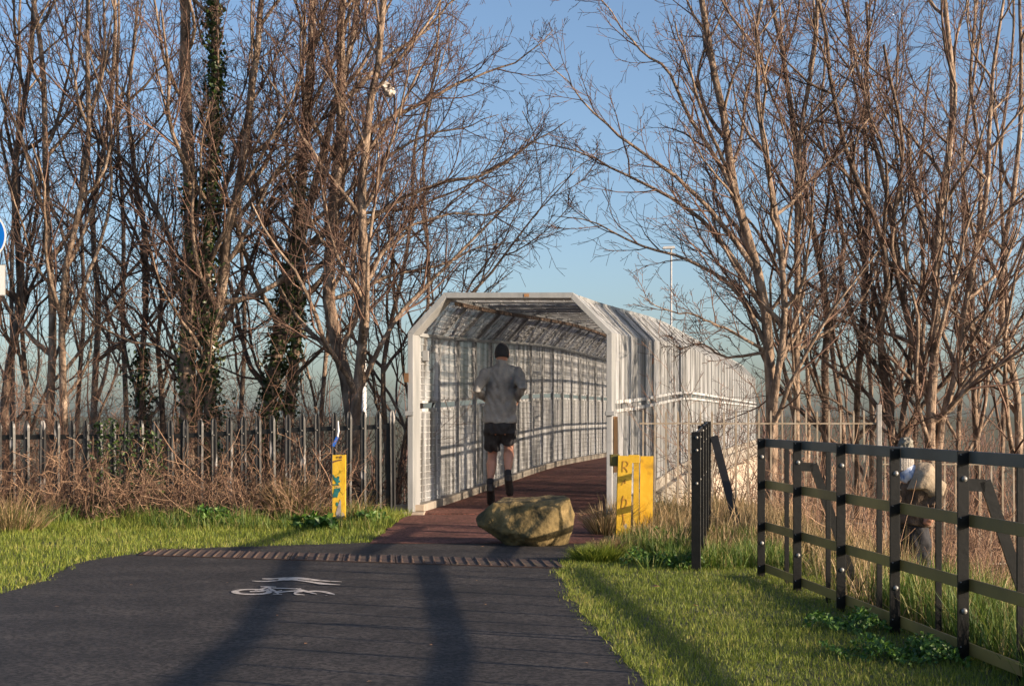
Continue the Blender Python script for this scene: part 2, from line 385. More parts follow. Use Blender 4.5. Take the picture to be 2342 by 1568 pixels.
def bay_roof():
    mb = MB(); n = 10
    for i in range(n):
        y = (i + .5) * PITCH / n
        mb.bar((XRL + AX * y, y, ZT - .03), (XRR + AX * y, y, ZT - .03), .050, .006, side=(AX, 1, 0))
    for x in np.linspace(XRL + .1, XRR - .1, 9):
        mb.bar((x, 0, ZT - .04), (x + AX * PITCH, PITCH, ZT - .04), .006, .006)
    return mb.mesh('roof_panel', M['mesh'])
rib = MB(); portal(rib, .05, Y0, Y0 + .055, 0, 5); rib_mesh = rib.mesh('rib', M['steel'])
meL1, meL2 = bay_wall(-1, .10, 1.13, False), bay_wall(-1, 1.25, ZK, True)
meR1, meR2 = bay_wall(1, .10, 1.13, False), bay_wall(1, 1.25, ZK, True)
meT = bay_roof()
for i in range(NB):
    y = .28 + i * PITCH; z = zf(Y0 + y + PITCH / 2); x = AX * y
    for nm, me in (('lower_panel', meL1), ('upper_panel', meL2), ('lower_panel', meR1), ('upper_panel', meR2), ('roof_panel', meT)):
        place(nm, me, bridge, (x, y, z))
    place('rib', rib_mesh, bridge, (x + AX * PITCH - AX * 0, y + PITCH, z))
LEN = .28 + NB * PITCH
def run(name, m, sec, y0=.25, y1=LEN, n=26, drop=0):
    """sec: closed list of (x,z) swept along the bridge following its rise"""
    ys = np.linspace(y0, y1, n); vs = []; k = len(sec)
    for y in ys: vs += [(x + AX * y, y, z + zf(Y0 + y)) for x, z in sec]
    fs = [tuple(range(k))[::-1], tuple(range((n - 1) * k, n * k))]
    for i in range(n - 1): fs += [(i * k + j, i * k + (j + 1) % k, (i + 1) * k + (j + 1) % k, (i + 1) * k + j) for j in range(k)]
    mb = MB(); mb.add(vs, fs); return mb.obj(name, m, bridge)
def rect(x0, x1, z0, z1): return [(x0, z0), (x1, z0), (x1, z1), (x0, z1)]
for x in (XL - .022, XR - .014):
    run('handrail', M['mesh'], rect(x, x + .036, 1.125, 1.162)); run('handrail', M['mesh'], rect(x, x + .036, 1.225, 1.262))
for x0, x1 in ((XL - .02, XL + .11), (XR - .11, XR + .02)):
    run('kerb', M['deckedge'], rect(x0, x1, -.05, .095))
for x in (XRL - .03, XRR - .03): run('eaves_rail', M['steel'], rect(x, x + .07, ZT - .085, ZT - .028))
for x in (XL + .035, XR - .075): run('knee_rail', M['steel'], rect(x, x + .04, ZK - .045, ZK - .005))
run('light_conduit', M['barkdark'], rect(XRL + .06, XRL + .10, ZT - .14, ZT - .10))
run('deck', M['redtar'], rect(XL + .10, XR - .10, -.25, .012), y0=-.02)
run('edge_beam', M['deckedge'], rect(XL - .10, XL + .09, -.55, -.055), y0=.3)
run('edge_beam', M['deckedge'], rect(XR - .09, XR + .10, -.36, -.055), y0=.3)
run('girder', M['concrete'], rect(XR - .25, XR + .07, -1.9, -.365), y0=.6)
run('girder', M['concrete'], rect(XL - .07, XL + .25, -1.9, -.56), y0=.6)
mb = MB()
b = [(1.25, 17.9, -1.6), (3.6, 22.2, -3.5), (3.6, 22.5, -3.5), (1.25, 18.3, -1.6)]; t = [(1.25, 17.9, -.12), (3.6, 22.2, -1.4), (3.6, 22.5, -1.4), (1.25, 18.3, -.12)]
mb.hexa(b, t); wing = mb.obj('wing_wall', M['concrete'], bridge, (0, -Y0, 0))
mb = MB(); mb.bar((1.30, .55, -.10), (1.62, .35, .16), .07, .05); mb.obj('drain_pipe', M['steel'], bridge)

# ------------------------------------------------------------------ boulder
def blob(name, m, pts, voxel=.02, sm=4, noise_amp=0, nscale=4, parent=None, loc=(0, 0, 0)):
    bm = bmesh.new()
    for p in pts: bm.verts.new(p)
    bmesh.ops.convex_hull(bm, input=bm.verts[:])
    me = bpy.data.meshes.new(name); bm.to_mesh(me); bm.free()
    return refine(name, me, m, voxel, sm, noise_amp, nscale, parent, loc)
def refine(name, me, m, voxel, sm, noise_amp=0, nscale=4, parent=None, loc=(0, 0, 0), wrinkle=None):
    tmp = bpy.data.objects.new('tmp', me); COL.objects.link(tmp)
    r = tmp.modifiers.new('r', 'REMESH'); r.mode = 'VOXEL'; r.voxel_size = voxel
    if sm: s_ = tmp.modifiers.new('s', 'SMOOTH'); s_.factor = .5; s_.iterations = sm
    dg = bpy.context.evaluated_depsgraph_get()
    out = bpy.data.meshes.new_from_object(tmp.evaluated_get(dg))
    bpy.data.objects.remove(tmp); bpy.data.meshes.remove(me)
    if noise_amp or wrinkle:
        out.update(); nn = [v.normal.copy() for v in out.vertices]
        for v, nrmv in zip(out.vertices, nn):
            d = noise_amp * noise.fractal(v.co * nscale, 1.0, 2.0, 5) if noise_amp else 0
            if wrinkle: d += wrinkle(v.co)
            v.co += nrmv * d
    out.name = name; out.materials.clear(); out.materials.append(m)
    out.polygons.foreach_set('use_smooth', np.full(len(out.polygons), True)); out.update()
    return place(name, out, parent, loc)
BY = 13.35
def bp(px, py, y): v = P(px, py, BY); return (v.x, y, v.z)
pts = [bp(1087, 1188, BY + .05), bp(1092, 1200, BY - .02), bp(1096, 1176, BY + .1), bp(1128, 1150, BY - .02), bp(1150, 1142, BY + .30), bp(1292, 1134, BY + .22), bp(1300, 1139, BY - .02),
       bp(1308, 1150, BY + .1), bp(1316, 1180, BY + .12), bp(1313, 1200, BY + .04), bp(1290, 1150, BY - .12), bp(1212, 1222, BY - .28), bp(1250, 1218, BY - .26), bp(1296, 1208, BY - .14), bp(1266, 1160, BY - .2),
       bp(1150, 1214, BY - .14), bp(1120, 1206, BY - .05), bp(1165, 1250, BY - .02), bp(1180, 1258, BY + .02), bp(1282, 1258, BY + .0), bp(1300, 1250, BY + .1), bp(1170, 1258, BY + .3), bp(1290, 1258, BY + .3), bp(1120, 1200, BY + .4), bp(1310, 1190, BY + .4), bp(1240, 1250, BY - .14)]
boulder = blob('boulder', M['rock'], pts, .012, 1, .011, 9); tag(boulder, 'squat mossy tan boulder with a flat top lying on the red path before the bridge', 'boulder')

# ------------------------------------------------------------------ yellow posts
pb = G(773, 1197); yp = empty('yellow_post', pb, 'single yellow steel post with teal paint marks beside the palisade fence', 'post')
mb = MB(); mb.bar((0, 0, -.05), (.003, 0, .70), .115, .012, side=(1, 0, 0)); mb.bar((.064, .045, -.05), (.067, .045, .702), .10, .014, side=(0, 1, 0)); mb.bar((-.052, .045, -.05), (-.049, .045, .698), .085, .012, side=(0, 1, 0)); mb.obj('channel', M['yellow'], yp)
def flat(polys, name, m, parent, y=-.0085):
    mb = MB()
    for p in polys: mb.hexa([(x, y, z) for x, z in p], [(x, y - .0015, z) for x, z in p])
    return mb.obj(name, m, parent)
def qp(pts): return [((x - 325) / 1450 * 370 / 1.3489 / 222, .70 - (y - 640) / 1450 * 370 / 1.3489 / 222) for x, y in pts]
flat([qp([(262, 878), (272, 872), (285, 905), (315, 915), (330, 890), (346, 905), (335, 945), (355, 940), (350, 965), (325, 975), (345, 1000), (318, 1004), (300, 960), (275, 930)]),
      qp([(250, 992), (300, 985), (345, 1000), (300, 1003)]), qp([(283, 1040), (356, 1030), (355, 1065), (335, 1090), (318, 1150), (300, 1140), (270, 1155), (265, 1120), (280, 1080)]), qp([(305, 1205), (320, 1200), (330, 1230), (312, 1255), (303, 1235)])], 'paint_mark', M['teal'], yp)
flat([qp([(300, 1340), (330, 1230), (355, 1165), (362, 1200), (362, 1360), (320, 1400)]), qp([(290, 1018), (350, 1012), (350, 1020), (290, 1026)])], 'bare_patch', M['bare'], yp)
flat([qp([(255, 715), (330, 695), (375, 690), (372, 705), (320, 715), (258, 740)]), qp([(310, 655), (325, 655), (322, 680), (310, 675)]), qp([(340, 655), (372, 650), (372, 680), (340, 680)])], 'rust_patch', M['rust'], yp)

pb = G(1424, 1232); yb = empty('yellow_barrier', pb, 'pair of yellow steel barrier posts with red scrawl standing in dry grass', 'barrier')
mb = MB(); mb.bar((0, 0, -.08), (.022, .02, .742), .120, .012, side=(1, 0, 0)); mb.bar((.060, .04, -.08), (.082, .06, .742), .09, .012, side=(0, 1, 0)); mb.bar((-.055, .04, -.08), (-.033, .06, .74), .08, .012, side=(0, 1, 0)); mb.obj('channel', M['yellow'], yb)
mb = MB(); mb.box((-.065, .09, .70), (.085, .10, .105)); mb.obj('bar_stub', M['olive'], yb, bevel=.004)
mb = MB(); mb.box((.140, .50, .70), (.10, .04, .075)); mb.obj('cross_plate', M['yellow'], yb, bevel=.003)
mb = MB(); mb.bar((.155, .62, -.2), (.165, .62, .66), .035, .012, side=(1, 0, 0)); mb.bar((.182, .66, -.2), (.190, .66, .69), .09, .014, side=(0, 1, 0)); mb.obj('rear_post', M['yellow'], yb)
mb = MB(); mb.bar((.262, .74, -.2), (.275, .74, .72), .112, .012, side=(1, 0, 0)); mb.bar((.322, .79, -.2), (.335, .79, .72), .11, .014, side=(0, 1, 0)); mb.obj('rear_post', M['yellow'], yb)
def ql(pts, wd=.007):   # red spray lines on the front post
    c = catmull([((x - 418) / 958 * 220 / 1.3489 / 253.5 + .020, .735 - (y - 190) / 1568 * 360 / 1.3489 / 253.5 * 1.02, 0) for x, y in pts], len(pts) * 3)[:, :2]
    T = np.gradient(c, axis=0); N = np.stack([-T[:, 1], T[:, 0]], -1); N /= np.linalg.norm(N, axis=1, keepdims=True)
    a, b = c + N * wd / 2, c - N * wd / 2
    def q3(p): return (p[0], -.0085 + .02 * (p[1] + .08) / .822, p[1])
    mb = MB()
    for i in range(len(c) - 1):
        qd = [q3(a[i]), q3(a[i + 1]), q3(b[i + 1]), q3(b[i])]; mb.hexa(qd, [(x, y - .0015, z) for x, y, z in qd])
    return mb
mark = MB()
for s_ in ([(395, 250), (390, 330), (388, 390)], [(392, 252), (440, 255), (462, 285), (440, 320), (400, 330)], [(410, 330), (440, 360), (455, 395)],
           [(430, 480), (400, 520), (380, 560)], [(410, 500), (430, 540)], [(400, 700), (385, 760), (372, 870)], [(372, 760), (430, 745), (445, 790), (420, 850), (380, 870)],
           [(350, 960), (430, 950)], [(390, 930), (400, 1010), (380, 1080)], [(420, 1020), (410, 1080)]):
    q_ = ql(s_); mark.add(q_.v, q_.f)
mark.obj('paint_scrawl', M['red'], yb)

# ------------------------------------------------------------------ palisade fence
FA, FB = P(898, 1178, 17.25), P(-60, 1196, 16.75)
fence = empty('palisade_fence', (FA.x, FA.y, 0), 'dark palisade fence with worn black pales along the bramble verge', 'fence')
def pale_mesh():
    prof = [(-.036, .014), (-.020, -.008), (-.006, -.002), (.006, -.002), (.020, -.008), (.036, .014)]
    th = .004; mb = MB()
    zs = [(-.15, 1), (1.04, 1), (1.085, .72), (1.115, .36)]
    rows = []
    for z, s in zs:
        rows.append([(x * s, y, z) for x, y in prof] + [(x * s, y + th, z) for x, y in prof[::-1]])
    k = 12; vs = sum(rows, []); fs = [tuple(range(k)), tuple(range(3 * k, 4 * k))]
    for r in range(3): fs += [(r * k + i, r * k + (i + 1) % k, (r + 1) * k + (i + 1) % k, (r + 1) * k + i) for i in range(k)]
    mb.add(vs, fs); return mb.mesh('pale', M['pale'])
pm = pale_mesh()
bmh = MB(); bmh.tube([(0, -.016, 0), (0, -.006, 0)], [.006, .009], 8); bolt_me = bmh.mesh('bolt', M['bolt'], True)
px_list = [898, 865, 830, 796, 762, 727, 692, 657, 624, 590, 557, 523, 490, 456, 422, 390, 356, 320, 287, 256, 228, 196, 163, 128, 95, 60, 28, -5, -38]
dirF = (FB - FA)
for i, px in enumerate(px_list):
    t = (px - 898) / (-60 - 898); Y = FA.y + (FB.y - FA.y) * t; X = (px - CX) / FPX * Y
    top = EYE - (np.interp(px, [-60, 400, 700, 898], [962, 960, 945, 938]) - HY) / FPX * Y
    o = place('pale', pm, fence, (X - FA.x, Y - FA.y, top - 1.115), (random.uniform(-.012, .012), random.uniform(-.012, .012), random.uniform(-.15, .15) - .05), (random.uniform(.95, 1.05), 1, 1))
    if i: place('bolt', bolt_me, o, (0, 0, .93))
def ftop(px, Y): return EYE - (np.interp(px, [-60, 400, 700, 898], [962, 960, 945, 938]) - HY) / FPX * Y
for dz in (-.175, -.90):
    mb = MB(); prev = None
    for px in (898, 700, 400, 170, -60):
        t = (px - 898) / (-60 - 898); Y = FA.y + (FB.y - FA.y) * t + .03
        c = Vector(((px - CX) / FPX * Y - FA.x, Y - FA.y, ftop(px, Y) + dz))
        if prev is not None: mb.bar(prev, c, .05, .014, side=(0, 0, 1))
        prev = c
    mb.obj('rail', M['black'], fence)
for px in (890, 420, -40):
    t = (px - 898) / (-60 - 898); Y = FA.y + (FB.y - FA.y) * t + .07; X = (px - CX) / FPX * Y
    mb = MB(); mb.box((0, 0, .47), (.055, .09, 1.1)); mb.obj('post', M['black'], fence, (X - FA.x, Y - FA.y, 0))

# ------------------------------------------------------------------ vertical bar railing behind the black fence
def railing(name, px0, px1, Y, ytop, yrail, ybot, label, step=26.7, post_px=None):
    base = P(px0, ybot, Y); e = empty(name, base, label, 'railing', 'vertical bar railings beside the bridge')
    sc = FPX / Y; h = (ybot - ytop) / sc
    mb = MB(); mb.bar((0, 0, -.10), (0, 0, h - .035), .018, .018); mb.hexa([(-.009, -.009, h - .035), (.009, -.009, h - .035), (.009, .009, h - .035), (-.009, .009, h - .035)], [(-.002, -.002, h), (.002, -.002, h), (.002, .002, h), (-.002, .002, h)])
    me = mb.mesh('bar', M['railbar'])
    px = px0 + 8
    while px < px1 - 6:
        place('bar', me, e, ((px - px0) / sc, 0, random.uniform(-.006, .006)), (0, random.uniform(-.008, .008), 0)); px += step
    for zz in ((ybot - yrail) / sc, .0):
        mb = MB(); mb.box(((px1 - px0) / sc / 2, .0, zz), ((px1 - px0) / sc, .028, .016)); mb.obj('rail', M['railbar'], e)
    if post_px:
        mb = MB(); mb.box(((post_px - px0) / sc, -.01, h / 2 - .15), (.05, .05, h + .42)); mb.obj('post', M['galv'], e, bevel=.004)
railing('bar_railing', 1462, 2006, 17.35, 937, 968, 1196, 'tall pointed bar railing running from the bridge to a galvanised post', post_px=2010)
railing('bar_railing', 2018, 2420, 17.2, 1036, 1061, 1288, 'lower stepped down length of bar railing behind the person in a bobble hat')

# ------------------------------------------------------------------ black flat bar fence
fa, fb = Vector((1.694, 10.7, 0)), Vector((2.0, 6.98, 0)); fd = fb - fa; fu = fd.normalized(); fn = Vector((-fu.y, fu.x, 0))   # fn points away from the path (+X)
if fn.x < 0: fn = -fn
bf = empty('flat_bar_fence', fa, 'black flat bar post and rail fence with domed bolts along the lawn', 'fence')
dome = MB(); n_ = 10
prof = [(.021, 0), (.019, .008), (.012, .014), (.004, .017)]
vs = []; fs = []
for r_, z_ in prof: vs += [(r_ * math.cos(a), r_ * math.sin(a), z_) for a in [2 * math.pi * i / n_ for i in range(n_)]]
for r_ in range(3): fs += [(r_ * n_ + i, r_ * n_ + (i + 1) % n_, (r_ + 1) * n_ + (i + 1) % n_, (r_ + 1) * n_ + i) for i in range(n_)]
fs.append(tuple(range(3 * n_, 4 * n_)))
dome.add(vs, fs); dome_me = dome.mesh('bolt', M['bolt'], True)
RZ = [.915, .635, .350, .065]
def fpost(parent, pos, h, main=True, wd=.052, bolts=True, dirn=fn, stay=False, zb=-.3):
    mb = MB(); nrmv = Vector((-dirn.y, dirn.x, 0))
    a = pos - dirn * .0; mb.bar(a + Vector((0, 0, zb)), a + Vector((0, 0, h)), wd if main else .030, .012, side=dirn)
    o = mb.obj('post' if main else 'dropper', M['black'], parent, bevel=.002)
    if main and bolts:
        for z_ in (h - .125, .235): 
            bo = place('bolt', dome_me, o, pos + Vector((.004, -.0065, z_)) , (R(90), 0, 0)); bo.scale = (.66, .66, .66)
        for z_ in RZ:
            bo = place('bolt', dome_me, o, pos - dirn * .012 + Vector((0, -.0065, z_ + .012)), (R(90), 0, 0)); bo.scale = (.18, .18, .3)
    if stay:
        mb = MB(); p0 = pos + Vector((0, 0, h - .15)); p1 = p0 + dirn * .10 + Vector((0, 0, -.005)); p2 = pos + dirn * .44 + Vector((0, 0, tz(2.4, 9) - .15))
        mb.bar(p0, p1, .055, .011); mb.bar(p1 + Vector((0, 0, .02)), p2, .052, .011, side=dirn); mb.obj('stay', M['black'], parent)
TB = 1.17; turn = Vector((2.02, 3.9, 0)) - (fa + fd * TB)      # beyond the frame the fence turns towards the path
def fat(t): return fd * t if t <= TB else fd * TB + turn * ((t - TB) * .93 * 4 / turn.length)
for k in range(0, 9):
    t = k * .25; fpost(bf, fat(t), .945 - .01 * (k % 2), True, stay=k in (1, 4))
    fpost(bf, fat(t + .130 + .006 * (k % 3)) + fn * .050, .93, False)
for z_ in RZ:
    mb = MB(); mb.bar(-fu * .03 + Vector((0, 0, z_)) + fn * .033, fd * TB + Vector((0, 0, z_)) + fn * .033, .056, .009, side=(0, 0, 1)); mb.bar(fd * TB + Vector((0, 0, z_)) + fn * .033, fat(2.1) + Vector((0, 0, z_)) + fn * .033, .056, .009, side=(0, 0, 1)); mb.obj('rail', M['railgrey' if z_ > .8 else 'railreflect'], bf, bevel=.002)
# end-on run of the same fence beyond the gap
p1, p2, p3 = G(1592, 1305), Vector((1.535, 12.7, 0)), Vector((1.775, 14.3, 0))
sf = empty('flat_bar_fence', p1, 'short end-on run of black fence posts beside the yellow barrier', 'fence')
d2 = (p2 - p1).normalized(); dn2 = Vector((d2.y, -d2.x, 0))
for q_, h_, st in ((p1, .985, False), (p1.lerp(p2, .5), .98, False), (p2, 1.02, False), (p2.lerp(p3, .5), 1.03, False), (p3, 1.045, True)):
    o_ = q_ - p1
    mb = MB(); mb.bar(o_ + Vector((0, 0, -.2)), o_ + Vector((0, 0, h_)), .066, .014, side=dn2); po = mb.obj('post', M['black'], sf, bevel=.002)
    for z_ in (h_ - .13, h_ - .04, .62):
        bo = place('bolt', dome_me, po, o_ + Vector((.004, -.008, z_)), (R(90), 0, 0)); bo.scale = (.5, .5, .6)
    if st:
        mb = MB(); mb.bar(o_ + Vector((0, 0, h_ - .16)), o_ + Vector((.08, 0, h_ - .16)), .055, .012); mb.bar(o_ + Vector((.06, 0, h_ - .13)), o_ + Vector((.28, -.3, -.08)), .07, .012, side=(1, 0, 0)); mb.obj('stay', M['black'], sf)
for z_ in RZ:
    mb = MB(); z2 = z_ + .04
    mb.bar(Vector((0, 0, z2)), p2 - p1 + Vector((0, 0, z2 + .03)), .056, .009, side=(0, 0, 1)); mb.bar(p2 - p1 + Vector((0, 0, z2 + .03)), p3 - p1 + Vector((0, 0, z2 + .06)), .056, .009, side=(0, 0, 1)); mb.obj('rail', M['black'], sf)

# ------------------------------------------------------------------ people
def loft(mb, rings, n=20):
    """rings: (centre, rx, ry[, axis]) ellipses stacked along a path; closed ends"""
    cs = [Vector(r[0]) for r in rings]; base = len(mb.v); vs = []
    for i, r in enumerate(rings):
        T = (cs[min(i + 1, len(cs) - 1)] - cs[max(i - 1, 0)]).normalized()
        u = Vector((1, 0, 0)); u = (u - T * u.dot(T)); u = u.normalized() if u.length > .2 else Vector((0, 1, 0)); v = T.cross(u)
        vs += [cs[i] + u * r[1] * math.cos(a) + v * r[2] * math.sin(a) for a in [2 * math.pi * k / n for k in range(n)]]
    k = len(rings); fs = [tuple(range(n))[::-1], tuple(range((k - 1) * n, k * n))]
    for i in range(k - 1): fs += [(i * n + j, i * n + (j + 1) % n, (i + 1) * n + (j + 1) % n, (i + 1) * n + j) for j in range(n)]
    mb.add(vs, fs)
def limb(mb, pts, rad): loft(mb, [(p, r, r) for p, r in zip(pts, rad)], 14)
def cloth(name, m, build, parent, voxel=.011, sm=5, wr=None, na=0, ns=10):
    mb = MB(); build(mb); return refine(name, mb.mesh(name, m), m, voxel, sm, na, ns, parent, wrinkle=wr)
def hand(mb, wrist, d, palm_n):
    d = d.normalized(); palm_n = (palm_n - d * palm_n.dot(d)).normalized(); s_ = d.cross(palm_n)
    limb(mb, [wrist, wrist + d * .04, wrist + d * .085], [.026, .036, .034])
    for i, (o_, l_) in enumerate(((-.027, .055), (-.009, .062), (.009, .058), (.026, .046))):
        b_ = wrist + d * .08 + s_ * o_; limb(mb, [b_, b_ + d * l_ * .5 + palm_n * .004, b_ + d * l_ * .62 + palm_n * .030, b_ + d * l_ * .2 + palm_n * .045], [.011, .010, .009, .008])
    b_ = wrist + d * .03 - s_ * .032; limb(mb, [b_, b_ + d * .03 - s_ * .012 + palm_n * .012, b_ + d * .055 + palm_n * .028], [.013, .011, .009])

RY = 18.2; RF = P(1124, 1159, RY)
def rp(px, py, dy=0.0): v = P(px, py, RY); return Vector((v.x - RF.x, dy, v.z - RF.z))
runner = empty('person', RF, 'runner seen from behind in grey top, dark shorts and black beanie on the bridge', 'person')
hc = rp(1148, 806, .02)
LS, RS = rp(1112, 850), rp(1184, 850); LE, RE = rp(1092, 893, -.17), rp(1194, 886, -.19); LW, RW = rp(1106, 908, .13), rp(1181, 915, .10)
LH, RH = rp(1128, 972), rp(1158, 972); LK, RK = rp(1126, 1036, .20), rp(1164, 1016, .16); LA, RA = rp(1121, 1104, .0), rp(1162, 1086, -.14)
LT, RT = rp(1123, 1152, .10), rp(1166, 1127, -.10)
def body(mb):
    loft(mb, [(rp(1148, 792, .02), .050, .07), (hc, .073, .092), (rp(1148, 820, .03), .066, .082), (rp(1149, 829, .015), .055, .056), (rp(1148, 845), .062, .062)])
    loft(mb, [(rp(1148, 838), .08, .06), (rp(1148, 852), .17, .095), (rp(1147, 880), .175, .115), (rp(1145, 920), .155, .105), (rp(1143, 960), .165, .11), (rp(1143, 985), .14, .10)])
    for s_, e_, w_ in ((LS, LE, LW), (RS, RE, RW)): limb(mb, [s_, s_.lerp(e_, .5), e_, e_.lerp(w_, .4), w_], [.045, .038, .030, .030, .024])
    hand(mb, LW, LW - LE, Vector((.9, 0, -.3))); hand(mb, RW, RW - RE, Vector((-.9, 0, -.3)))
    for h_, k_, a_, t_ in ((LH, LK, LA, LT), (RH, RK, RA, RT)):
        back = Vector((0, -.03, 0))
        limb(mb, [h_, h_.lerp(k_, .5), k_, k_.lerp(a_, .18), k_.lerp(a_, .36) + back, k_.lerp(a_, .62) + back * .5, k_.lerp(a_, .85), a_], [.092, .078, .058, .054, .062, .050, .036, .036])
        limb(mb, [a_, a_.lerp(t_, .5) + Vector((0, -.01, 0)), t_], [.038, .040, .03])
    for sx in (-1, 1): limb(mb, [hc + Vector((sx * .072, 0, .0)), hc + Vector((sx * .082, -.008, -.03))], [.016, .010])
    limb(mb, [hc + Vector((0, .085, -.005)), hc + Vector((0, .115, -.035))], [.012, .016])
cloth('body', M['skin'], body, runner, .010, 3)
def wrk(c): return .022 * math.sin(c.z * 34 + 5 * math.sin(c.x * 13) + c.x * 20) * noise.noise(c * 5) + .020 * noise.noise(Vector((c.x * 16 + c.z * 6, c.y * 8, c.z * 9 - c.x * 9)))
def jacket(mb):
    loft(mb, [(rp(1148, 824, .01), .066, .066), (rp(1148, 832, .005), .074, .070), (rp(1148, 839), .115, .085), (rp(1148, 849), .165, .11), (rp(1148, 880), .188, .135), (rp(1146, 912), .178, .13), (rp(1144, 940), .185, .135), (rp(1143, 958), .200, .140), (rp(1143, 967), .200, .140)], 28)
    for s_, e_, w_, q_ in ((LS, LE, LW, 1), (RS, RE, RW, -1)): limb(mb, [s_ + Vector((q_ * .06, 0, .0)), s_, s_.lerp(e_, .55), e_, e_.lerp(w_, .4), e_.lerp(w_, .9)], [.072, .070, .063, .060, .054, .044])
cloth('jacket', M['jacket'], jacket, runner, .010, 3, wrk)
def shorts(mb):
    loft(mb, [(rp(1143, 955), .182, .125), (rp(1143, 975), .188, .13), (rp(1143, 990, .01), .17, .12)])
    limb(mb, [LH + Vector((-.01, 0, .02)), LH.lerp(LK, .5) + Vector((-.006, 0, 0)), LH.lerp(LK, .86)], [.10, .098, .088])
    limb(mb, [RH + Vector((.008, 0, .02)), RH.lerp(RK, .5) + Vector((.004, 0, 0)), RH.lerp(RK, .84)], [.10, .098, .094])
cloth('shorts', M['darkcloth'], shorts, runner, .010, 4, wrk)
def hat(mb): loft(mb, [(rp(1148, 818, .01), .082, .102), (rp(1148, 806, .02), .087, .104), (rp(1149, 795, .02), .078, .095), (rp(1149.5, 787, .02), .052, .065), (rp(1150, 783.5, .015), .022, .03)])
cloth('beanie', M['darkcloth'], hat, runner, .009, 3)
for a_, k_, t_, f in ((LA, LK, LT, .88), (RA, RK, RT, .86)):
    def sock(mb): limb(mb, [k_.lerp(a_, f), k_.lerp(a_, .9), a_, a_.lerp(t_, .2)], [.044, .042, .042, .044])
    cloth('sock', M['darkcloth'], sock, runner, .008, 2)
    def shoe(mb):
        d = (t_ - a_).normalized(); hl = a_ + Vector((0, -.055, -.035 if t_.y > a_.y + .06 else .01))
        loft(mb, [(a_ + Vector((0, 0, -.01)), .044, .05), (a_.lerp(hl, .5).lerp(t_, .2), .047, .075), (a_.lerp(t_, .45), .046, .062), (a_.lerp(t_, .75), .048, .045), (t_, .045, .032), (t_ + d * .03, .028, .018)])
    cloth('shoe', M['shoe'], shoe, runner, .008, 3)

QY = 13.5; QF = Vector((P(2092, 1300, QY).x, QY, tz(P(2092, 1300, QY).x, QY)))
def qq(px, py, dy=0.0): v = P(px, py, QY); return Vector((v.x - QF.x, dy, v.z - QF.z))
walker = empty('person', QF, 'person in grey bobble hat, blue white scarf and brown furry coat behind the black fence', 'person')
hq = qq(2063, 1062, 0)
S1, S2 = qq(2092, 1098, -.14), qq(2100, 1098, .16); E1, E2 = qq(2140, 1122, -.16), qq(2110, 1150, .22); W1, W2 = qq(2118, 1168, -.20), qq(2070, 1165, .18)
fz = 0.09
H1, H2 = qq(2092, 1196, -.08), qq(2092, 1196, .09)
def leg_pts(h_, dx): return [h_, Vector((h_.x + dx * .5 - .03, h_.y, h_.z * .52 + .03)), Vector((h_.x + dx + .03, h_.y, fz))]
l1, l2 = leg_pts(H1, .14), leg_pts(H2, -.16)
def body2(mb):
    loft(mb, [(qq(2064, 1032), .05, .05), (hq + Vector((0, 0, .05)), .085, .072), (hq, .088, .074), (hq + Vector((-.01, 0, -.06)), .07, .06), (qq(2074, 1082), .055, .055), (qq(2084, 1095), .07, .10)])
    limb(mb, [hq + Vector((-.085, 0, 0)), hq + Vector((-.112, 0, -.03))], [.012, .016])
    loft(mb, [(qq(2086, 1090), .09, .14), (qq(2096, 1110), .11, .17), (qq(2098, 1150), .10, .14), (qq(2094, 1195), .11, .15)])
    for s_, e_, w_ in ((S1, E1, W1), (S2, E2, W2)):
        limb(mb, [s_, e_, w_], [.05, .042, .03]); hand(mb, w_, w_ - e_, Vector((0, 1, 0)))
    for l_ in (l1, l2):
        limb(mb, l_, [.085, .06, .042]); limb(mb, [l_[2], l_[2] + Vector((-.10, 0, -.05)), l_[2] + Vector((-.17, 0, -.06))], [.04, .035, .025])
cloth('body', M['skin'], body2, walker, .012, 3)
def coat(mb):
    loft(mb, [(qq(2082, 1088), .09, .12), (qq(2092, 1098), .13, .19), (qq(2099, 1120), .145, .20), (qq(2100, 1150), .135, .185), (qq(2096, 1180), .15, .20), (qq(2094, 1200), .155, .205)], 24)
    for s_, e_, w_ in ((S1, E1, W1), (S2, E2, W2)): limb(mb, [s_, s_.lerp(e_, .5), e_, e_.lerp(w_, .8)], [.085, .078, .07, .06])
cloth('coat', M['fur'], coat, walker, .013, 3, None, .012, 16)
def yoke(mb):
    loft(mb, [(qq(2082, 1083), .115, .14), (qq(2094, 1089), .170, .225), (qq(2102, 1103), .190, .25), (qq(2103, 1115), .180, .24)], 24)
    limb(mb, [S1 + Vector((.02, 0, .01)), S1.lerp(E1, .6), E1 + Vector((.02, 0, 0))], [.095, .09, .082])
cloth('fleece_yoke', M['cream'], yoke, walker, .013, 4, None, .006, 14)
def scarf(mb): loft(mb, [(qq(2094, 1068), .045, .06), (qq(2082, 1078), .095, .11), (qq(2074, 1088), .10, .12), (qq(2066, 1102), .055, .08)], 20)
cloth('scarf', M['scarf'], scarf, walker, .011, 3, None, .006, 14)
def hat2(mb): loft(mb, [(qq(2062, 1076), .100, .092), (qq(2062, 1060), .104, .096), (qq(2063, 1044), .098, .092), (qq(2065, 1032), .076, .072), (qq(2067, 1025), .04, .04)], 36)
cloth('bobble_hat', M['knit'], hat2, walker, .009, 2, lambda c: .004 * math.sin(26 * math.atan2(c.y, c.x - hq.x)))
pc = qq(2071, 1016)
def pom(mb): loft(mb, [(pc + Vector((0, 0, -.062)), .02, .02), (pc + Vector((0, 0, -.04)), .052, .052), (pc, .068, .068), (pc + Vector((0, 0, .04)), .052, .052), (pc + Vector((0, 0, .062)), .02, .02)])
